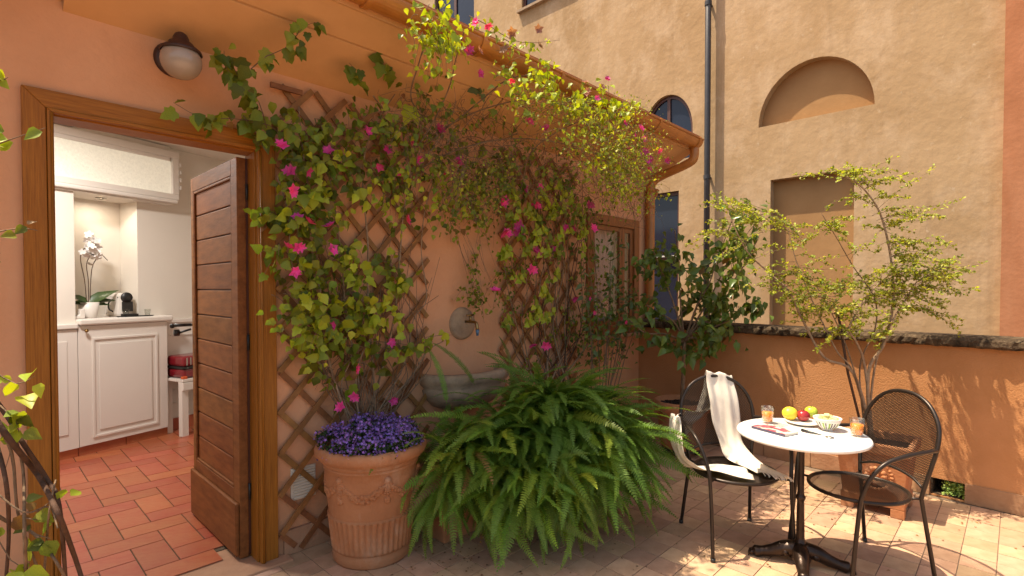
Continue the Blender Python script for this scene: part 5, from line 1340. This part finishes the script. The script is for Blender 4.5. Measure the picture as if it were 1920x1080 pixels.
# ---- citrus tree
cr = thing('citrus_tree', 'young citrus tree with glossy dark leaves in the round pot', 'tree', tuple(cp + Vector((0, 0, .46))))
V5 = Plant(cr)
DC = (cp - CAM).dot(FW)
base = cp + Vector((0, 0, .465)); fork = at(1283, 640, d=DC)
V5.stem([base, base.lerp(fork, .5) + Vector((.005, 0, 0)), fork], .021, .017, 5, 10, 'bark', 'trunk')
ends = [(1225, 470, -.2), (1200, 560, -.1), (1180, 600, -.35), (1265, 430, 0), (1310, 500, .1), (1350, 560, .1), (1400, 520, .1), (1425, 440, .0), (1385, 380, .0), (1370, 600, -.1), (1330, 640, -.2), (1240, 640, -.2), (1430, 400, .1), (1290, 540, .25), (1345, 480, -.1)]
for (a, b, dd) in ends:
    e = at(a, b, d=DC + dd); m1 = fork.lerp(e, .35) + rv(.03) + Vector((0, 0, .02)); m2 = fork.lerp(e, .7) + rv(.03)
    V5.stem([fork, m1, m2, e], .0095, .004, 5, 7, 'bark')
    V5.spray([m1.lerp(m2, .6), m2, e], 30, .095, 'dark', 'cit', .062, Vector((-.5, -.8, .8)), .35, .003)
for i in range(34):
    a, b = random.choice([(1230, 480), (1210, 580), (1300, 520), (1360, 520), (1400, 470), (1250, 560), (1330, 580), (1290, 660), (1340, 640), (1380, 430), (1400, 560), (1270, 500)])
    c_ = at(a + random.uniform(-25, 25), b + random.uniform(-25, 25), d=DC + random.uniform(-.3, .25))
    V5.spray([c_ + Vector((0, 0, .05)), c_, c_ + rv(.07)], 14, .092, 'dark', 'cit', .05, Vector((-.5, -.8, .8)), .4, .0025)
V5.build(T, mm, ms_)

# ---- airy shrub in the square planter
ar = thing('airy_shrub', 'tall airy shrub with tiny yellow green leaves in rosette planter', 'shrub', (4.48, -2.335, .4))
V6 = Plant(ar)
pb = Vector((4.47, -2.31, .44)); DA = (pb - CAM).dot(FW)
def Q(a, b, dd=0): return at(a, b, d=DA + dd)
msd = [([(1600, 700), (1545, 670), (1505, 600), (1478, 545), (1440, 510), (1400, 470), (1365, 400)], .011, .05), ([(1600, 700), (1570, 660), (1540, 600), (1515, 545), (1490, 480), (1475, 420)], .007, .15),
       ([(1622, 690), (1605, 640), (1592, 615), (1620, 565), (1650, 530), (1690, 500)], .010, -.05), ([(1628, 700), (1655, 650), (1670, 600), (1675, 540), (1668, 470), (1650, 400), (1620, 355), (1585, 330)], .012, 0),
       ([(1640, 690), (1672, 605), (1700, 560), (1718, 530), (1760, 510)], .008, -.1), ([(1600, 690), (1575, 620), (1545, 560), (1520, 520)], .006, .1), ([(1612, 690), (1640, 620), (1640, 560), (1600, 500), (1565, 440), (1540, 400)], .006, .12)]
allp = []
for (pts, r, dd) in msd:
    w0 = [pb + Vector((random.uniform(-.03, .03), random.uniform(-.03, .03), 0))] + [Q(a, b, dd * (i / len(pts)) + random.uniform(-.03, .03)) for i, (a, b) in enumerate(pts)]
    V6.stem(w0, r, r * .35, 5, 8, 'bark_light' if r > .0065 else 'bark')
    cp_, _ = catmull(w0, [0] * len(w0), 6); allp += cp_[int(len(cp_) * .45):]
def airy(a, d, L, n):
    pts = [a, a + d * L * .35 + Vector((0, 0, .02)) + rv(.008), a + d * L * .7 + rv(.012), a + d * L + Vector((0, 0, -.02)) + rv(.015)]
    V6.stem(pts, .0019, .0008, 4, 4, 'bark')
    cp_, _ = catmull(pts, [0] * 4, 5)
    for i in range(n):
        t = (.12 + .88 * random.random()) * (len(cp_) - 1); p = cp_[int(t)].lerp(cp_[min(int(t) + 1, len(cp_) - 1)], t % 1)
        V6.leaves.append((p + rv(.006), (d + rv(.8)).normalized(), Vector((-.3, -.3, 1)) + rv(.6), random.uniform(.017, .030), 'tiny', 'sm'))
for i in range(200):
    a = random.choice(allp)
    sgn = random.choice([-1, 1, 1]); d = (RT * sgn * random.uniform(.5, 1) + FW * random.gauss(0, .5) + Vector((0, 0, random.gauss(.10, .22)))).normalized()
    airy(a, d, random.uniform(.12, .38), random.randint(24, 44))
for (a, b, c_, e_) in [(1440, 400, 1290, 385), (1440, 430, 1330, 345), (1400, 460, 1300, 420), (1640, 400, 1800, 370), (1650, 430, 1790, 385), (1670, 500, 1800, 480), (1680, 540, 1800, 560), (1720, 530, 1825, 500), (1700, 570, 1800, 600), (1740, 520, 1790, 540), (1620, 350, 1570, 305),
                        (1660, 460, 1790, 455), (1600, 345, 1700, 345), (1560, 560, 1400, 545), (1540, 430, 1600, 420), (1500, 440, 1440, 390), (1640, 560, 1740, 600), (1600, 620, 1500, 640), (1680, 600, 1640, 640)]:
    p0, p1 = Q(a, b, random.uniform(-.15, .15)), Q(c_, e_, random.uniform(-.2, .2)); d = p1 - p0
    for j in range(4): airy(p0 + rv(.02), (d.normalized() + rv(.12)).normalized(), d.length * random.uniform(.6, 1), 44)
V6.build(T, mm, ms_, maxn=0)
stk = tag(MB().tube([pb + Vector((-.02, .02, -.05)), Q(1590, 700, 0), Q(1572, 590, .02)], [.0085, .0085, .009], 8).build('plant_stake', M['bark_dark'], None, True), 'dark wooden stake standing among the airy shrub stems', 'stake')

# ---- foreground shrub at the left edge
fg = thing('foreground_shrub', 'bare twisting branches with a few bright leaves at lower left', 'shrub', tuple(at(-60, 1300, d=1.35)))
V7 = Plant(fg)
def G(a, b, d=1.25): return at(a, b, d=d)
for pts, r in ([(-60, 690), (10, 780), (40, 830), (90, 900), (110, 950), (120, 1090)], .0085), ([(-30, 760), (20, 830), (70, 890), (105, 960), (140, 1040), (155, 1100)], .0095), ([(-20, 800), (10, 900), (20, 1000), (10, 1100)], .007), \
        ([(-10, 790), (20, 850), (35, 960), (60, 1040), (90, 1100)], .005), ([(-40, 940), (20, 980), (60, 1000), (100, 1050), (130, 1100)], .006), ([(80, 1100), (85, 1040), (95, 960), (105, 900)], .004), ([(-30, 900), (40, 960), (90, 950), (110, 990)], .004), ([(50, 1100), (45, 1000), (40, 880), (20, 800)], .0055):
    V7.stem([G(a + random.uniform(-4, 4), b, 1.25 + random.uniform(-.06, .1)) for a, b in pts], r * .72, r * .5, 6, 8, 'bark_dark')
for pts, n, s, mk in ([(-20, 690), (30, 720), (65, 705)], 7, .044, 'lime'), ([(0, 760), (30, 790), (35, 810)], 8, .046, 'vine'), ([(-20, 820), (20, 830), (10, 880)], 4, .042, 'lime'), ([(-20, 980), (20, 1050), (60, 1070)], 8, .044, 'lime'), \
        ([(-30, 280), (30, 258), (85, 240)], 8, .036, 'lime'), ([(-30, 130), (0, 150), (15, 145)], 4, .036, 'lime'), ([(-30, 440), (35, 428), (70, 432)], 4, .036, 'vine'), ([(-20, 460), (0, 475)], 3, .03, 'vine'), ([(70, 960), (115, 925)], 4, .040, 'vine'), ([(60, 1000), (95, 1010)], 5, .04, 'vine'), ([(40, 970), (70, 975)], 4, .04, 'vine'):
    V7.spray([G(a, b) for a, b in pts], n, s, mk, 'ov', .012, Vector((0, -1, .6)), .2, .0022)
V7.build(T, mm, ms_)

# ---- fern
fe = thing('sword_fern', 'huge spreading green sword fern filling the centre below the basin', 'fern', (2.6, -.5, .35))
def frond(bend, twist, npair=42):
    """unit length frond along +Y bending down; leaflets on both sides of a thin rib"""
    v = []; f = []
    def C(t):
        a = bend * t
        y = math.sin(a) / bend if bend > .01 else t; z = -(1 - math.cos(a)) / bend if bend > .01 else 0
        return Vector((twist * t * t * .25, y, z)), Vector((twist * t * .5, math.cos(a), -math.sin(a))).normalized()
    for i in range(9):
        p, t_ = C(i / 8); r = .0045 * (1 - i / 9)
        v += [tuple(p + Vector((-r, 0, 0))), tuple(p + Vector((r, 0, 0))), tuple(p + Vector((0, 0, -r * 1.6)))]
        if i:
            b = (i - 1) * 3
            for k in range(3): f.append((b + k, b + (k + 1) % 3, b + 3 + (k + 1) % 3, b + 3 + k))
    for i in range(npair):
        t = .06 + .93 * i / (npair - 1); p, tg = C(t)
        L = .066 * math.sin(math.pi * min(1, (t * .92 + .10))) ** .55 * (1 - .25 * t) + .008
        nrm = Vector((1, 0, 0)).cross(tg) * -1
        for sg in (-1, 1):
            d = (Vector((sg, 0, 0)) + tg * .32 + nrm * random.uniform(-.28, .02)).normalized()
            w_ = tg * .0112
            L2 = L * random.uniform(.85, 1.1)
            b = len(v)
            v += [tuple(p - w_ * .8), tuple(p + w_ * .8), tuple(p + d * L2 * .6 + w_ * .75), tuple(p + d * L2 * .6 - w_ * .55), tuple(p + d * L2 + tg * .006)]
            f += [(b, b + 1, b + 2, b + 3), (b + 3, b + 2, b + 4)]
    return v, f
FM = []
for k in range(10):
    FM.append(tmesh('frond', frond([.9, 1.1, 1.3, 1.5, 1.75, 2.1, 1.2, 1.4, 1.65, 1.95][k], random.uniform(-.5, .5)), M['fern'], False))
crowns = [((2.12, -.56, .46), 220, .56), ((2.46, -.70, .58), 300, .64), ((2.74, -.82, .66), 330, .66), ((2.82, -1.02, .56), 280, .60), ((2.34, -.86, .36), 260, .56), ((2.62, -1.0, .36), 260, .56)]
fr_ = []
for (c_, n, L) in crowns:
    c_ = Vector(c_)
    for i in range(n):
        az = random.uniform(-math.pi, math.pi)
        el = R(random.uniform(-25, 82))
        d = Vector((math.cos(az) * math.cos(el), math.sin(az) * math.cos(el), math.sin(el)))
        if d.y > .2: d.y *= -.7
        d.x += .06; d.normalize()
        p = c_ + Vector((random.uniform(-.16, .16), random.uniform(-.14, .14), random.uniform(-.06, .06)))
        s_ = L * random.uniform(.65, 1.12)
        kx = random.choice([0, 1, 2, 3, 6, 7]) if el < R(20) else random.randrange(10)
        if el > R(50): kx = random.choice([2, 3, 4, 5, 7, 8, 9])
        side = d.cross(Vector((0, 0, 1))).normalized(); up_ = side.cross(d)
        up_ = (up_ + side * random.gauss(0, .55)).normalized()
        m_ = frame_matrix(p, d, up_, s_)
        tip = m_ @ Vector(FM[kx].vertices[26].co)
        if tip.z < .01 or tip.y > -.03: 
            s_ *= .6; m_ = frame_matrix(p, d, up_, s_)
        fr_.append(((p + d * s_ * .5 - CAM).dot(FW), kx, m_))
fr_.sort(key=lambda q: q[0])
FD = tmesh('frond', frond(1.9, .4, 30), leafmat('withered fern', (.26, .17, .05), (.16, .09, .03), .35), False)
for q_, (_, kx, m_) in enumerate(fr_[:294]): link('frond', FD if q_ % 23 == 7 else FM[kx], fe, m_)
M['fern_s'] = leafmat('inner fern leaf', (0.15, 0.25, 0.036), (0.10, 0.17, 0.022), 0.3, False, 0.5, 0.35)
scatter_multi('inner_fronds', [(([tuple(v.co) for v in FM[k].vertices], [tuple(p.vertices) for p in FM[k].polygons]), [m_ for (_, kx, m_) in fr_[294:] if kx == k], M['fern_s']) for k in range(10)], fe)
# a few upright fronds near the basin
for (a, b, c2, d2, s_) in ((835, 730, 826, 640, 1), (880, 700, 845, 625, 1), (960, 700, 968, 620, 1), (830, 800, 770, 850, 1), (800, 850, 745, 940, 1)):
    p0 = A(a, b, -.30); p1 = A(c2, d2, -.30); dv = p1 - p0
    link('frond', FM[0], fe, frame_matrix(p0 - dv * .3, dv, Vector((random.uniform(-.3, .3), -1, .2)), dv.length * 1.3))

# green plants seen through the drain hole of the parapet
gp = thing('creeping_plant', 'patch of small bright leaves filling the parapet drain opening', 'plant', (5.05, -2.7, 0))
lg = MB().box(5.18, 6.2, -3.6, -1.8, -.25, -.02).build('ledge', M['greystone'], None); tag(lg, 'low stone ledge just beyond the parapet drain hole', 'ledge')
gl_ = []
for i in range(520):
    p = PM @ Vector((random.uniform(dr0 + .07, dr1 - .004), random.uniform(.004, .12), random.uniform(.022, .125)))
    gl_.append(frame_matrix(p, rv(1), Vector((-1, -.4, 1)) + rv(.5), random.uniform(.012, .022)))
M['creep_s'] = leafmat('creeping leaf', (.34, .46, .12), (.22, .34, .08), .4, True)
scatter('foliage', T_SM, gl_, M['creep_s'], gp)

# dry leaves and crumbs lying on the terrace
ll = []
for i in range(420):
    q = random.choice([(1.9, -.75, .2), (4.4, -2.2, .3), (2.6, -1.2, .5), (4.2, -2.0, .6), (1.9, -.9, .4), (3.4, -1.9, .8), (4.8, -2.9, .35)])
    x, y = q[0] + random.gauss(0, q[2]), q[1] + random.gauss(0, q[2] * .6)
    if y > -.08 or x > 4.95: continue
    ll.append(frame_matrix((x, y, .0035), Vector((random.gauss(0, 1), random.gauss(0, 1), 0)), Vector((random.gauss(0, .2), random.gauss(0, .2), 1)), random.uniform(.008, .022)))
dl_ = scatter('fallen_leaves', T_SM, ll, mat('dry leaf', (.22, .12, .04), .8, col2=(.12, .06, .02), scale=30, rnd=.4, island=True), None)
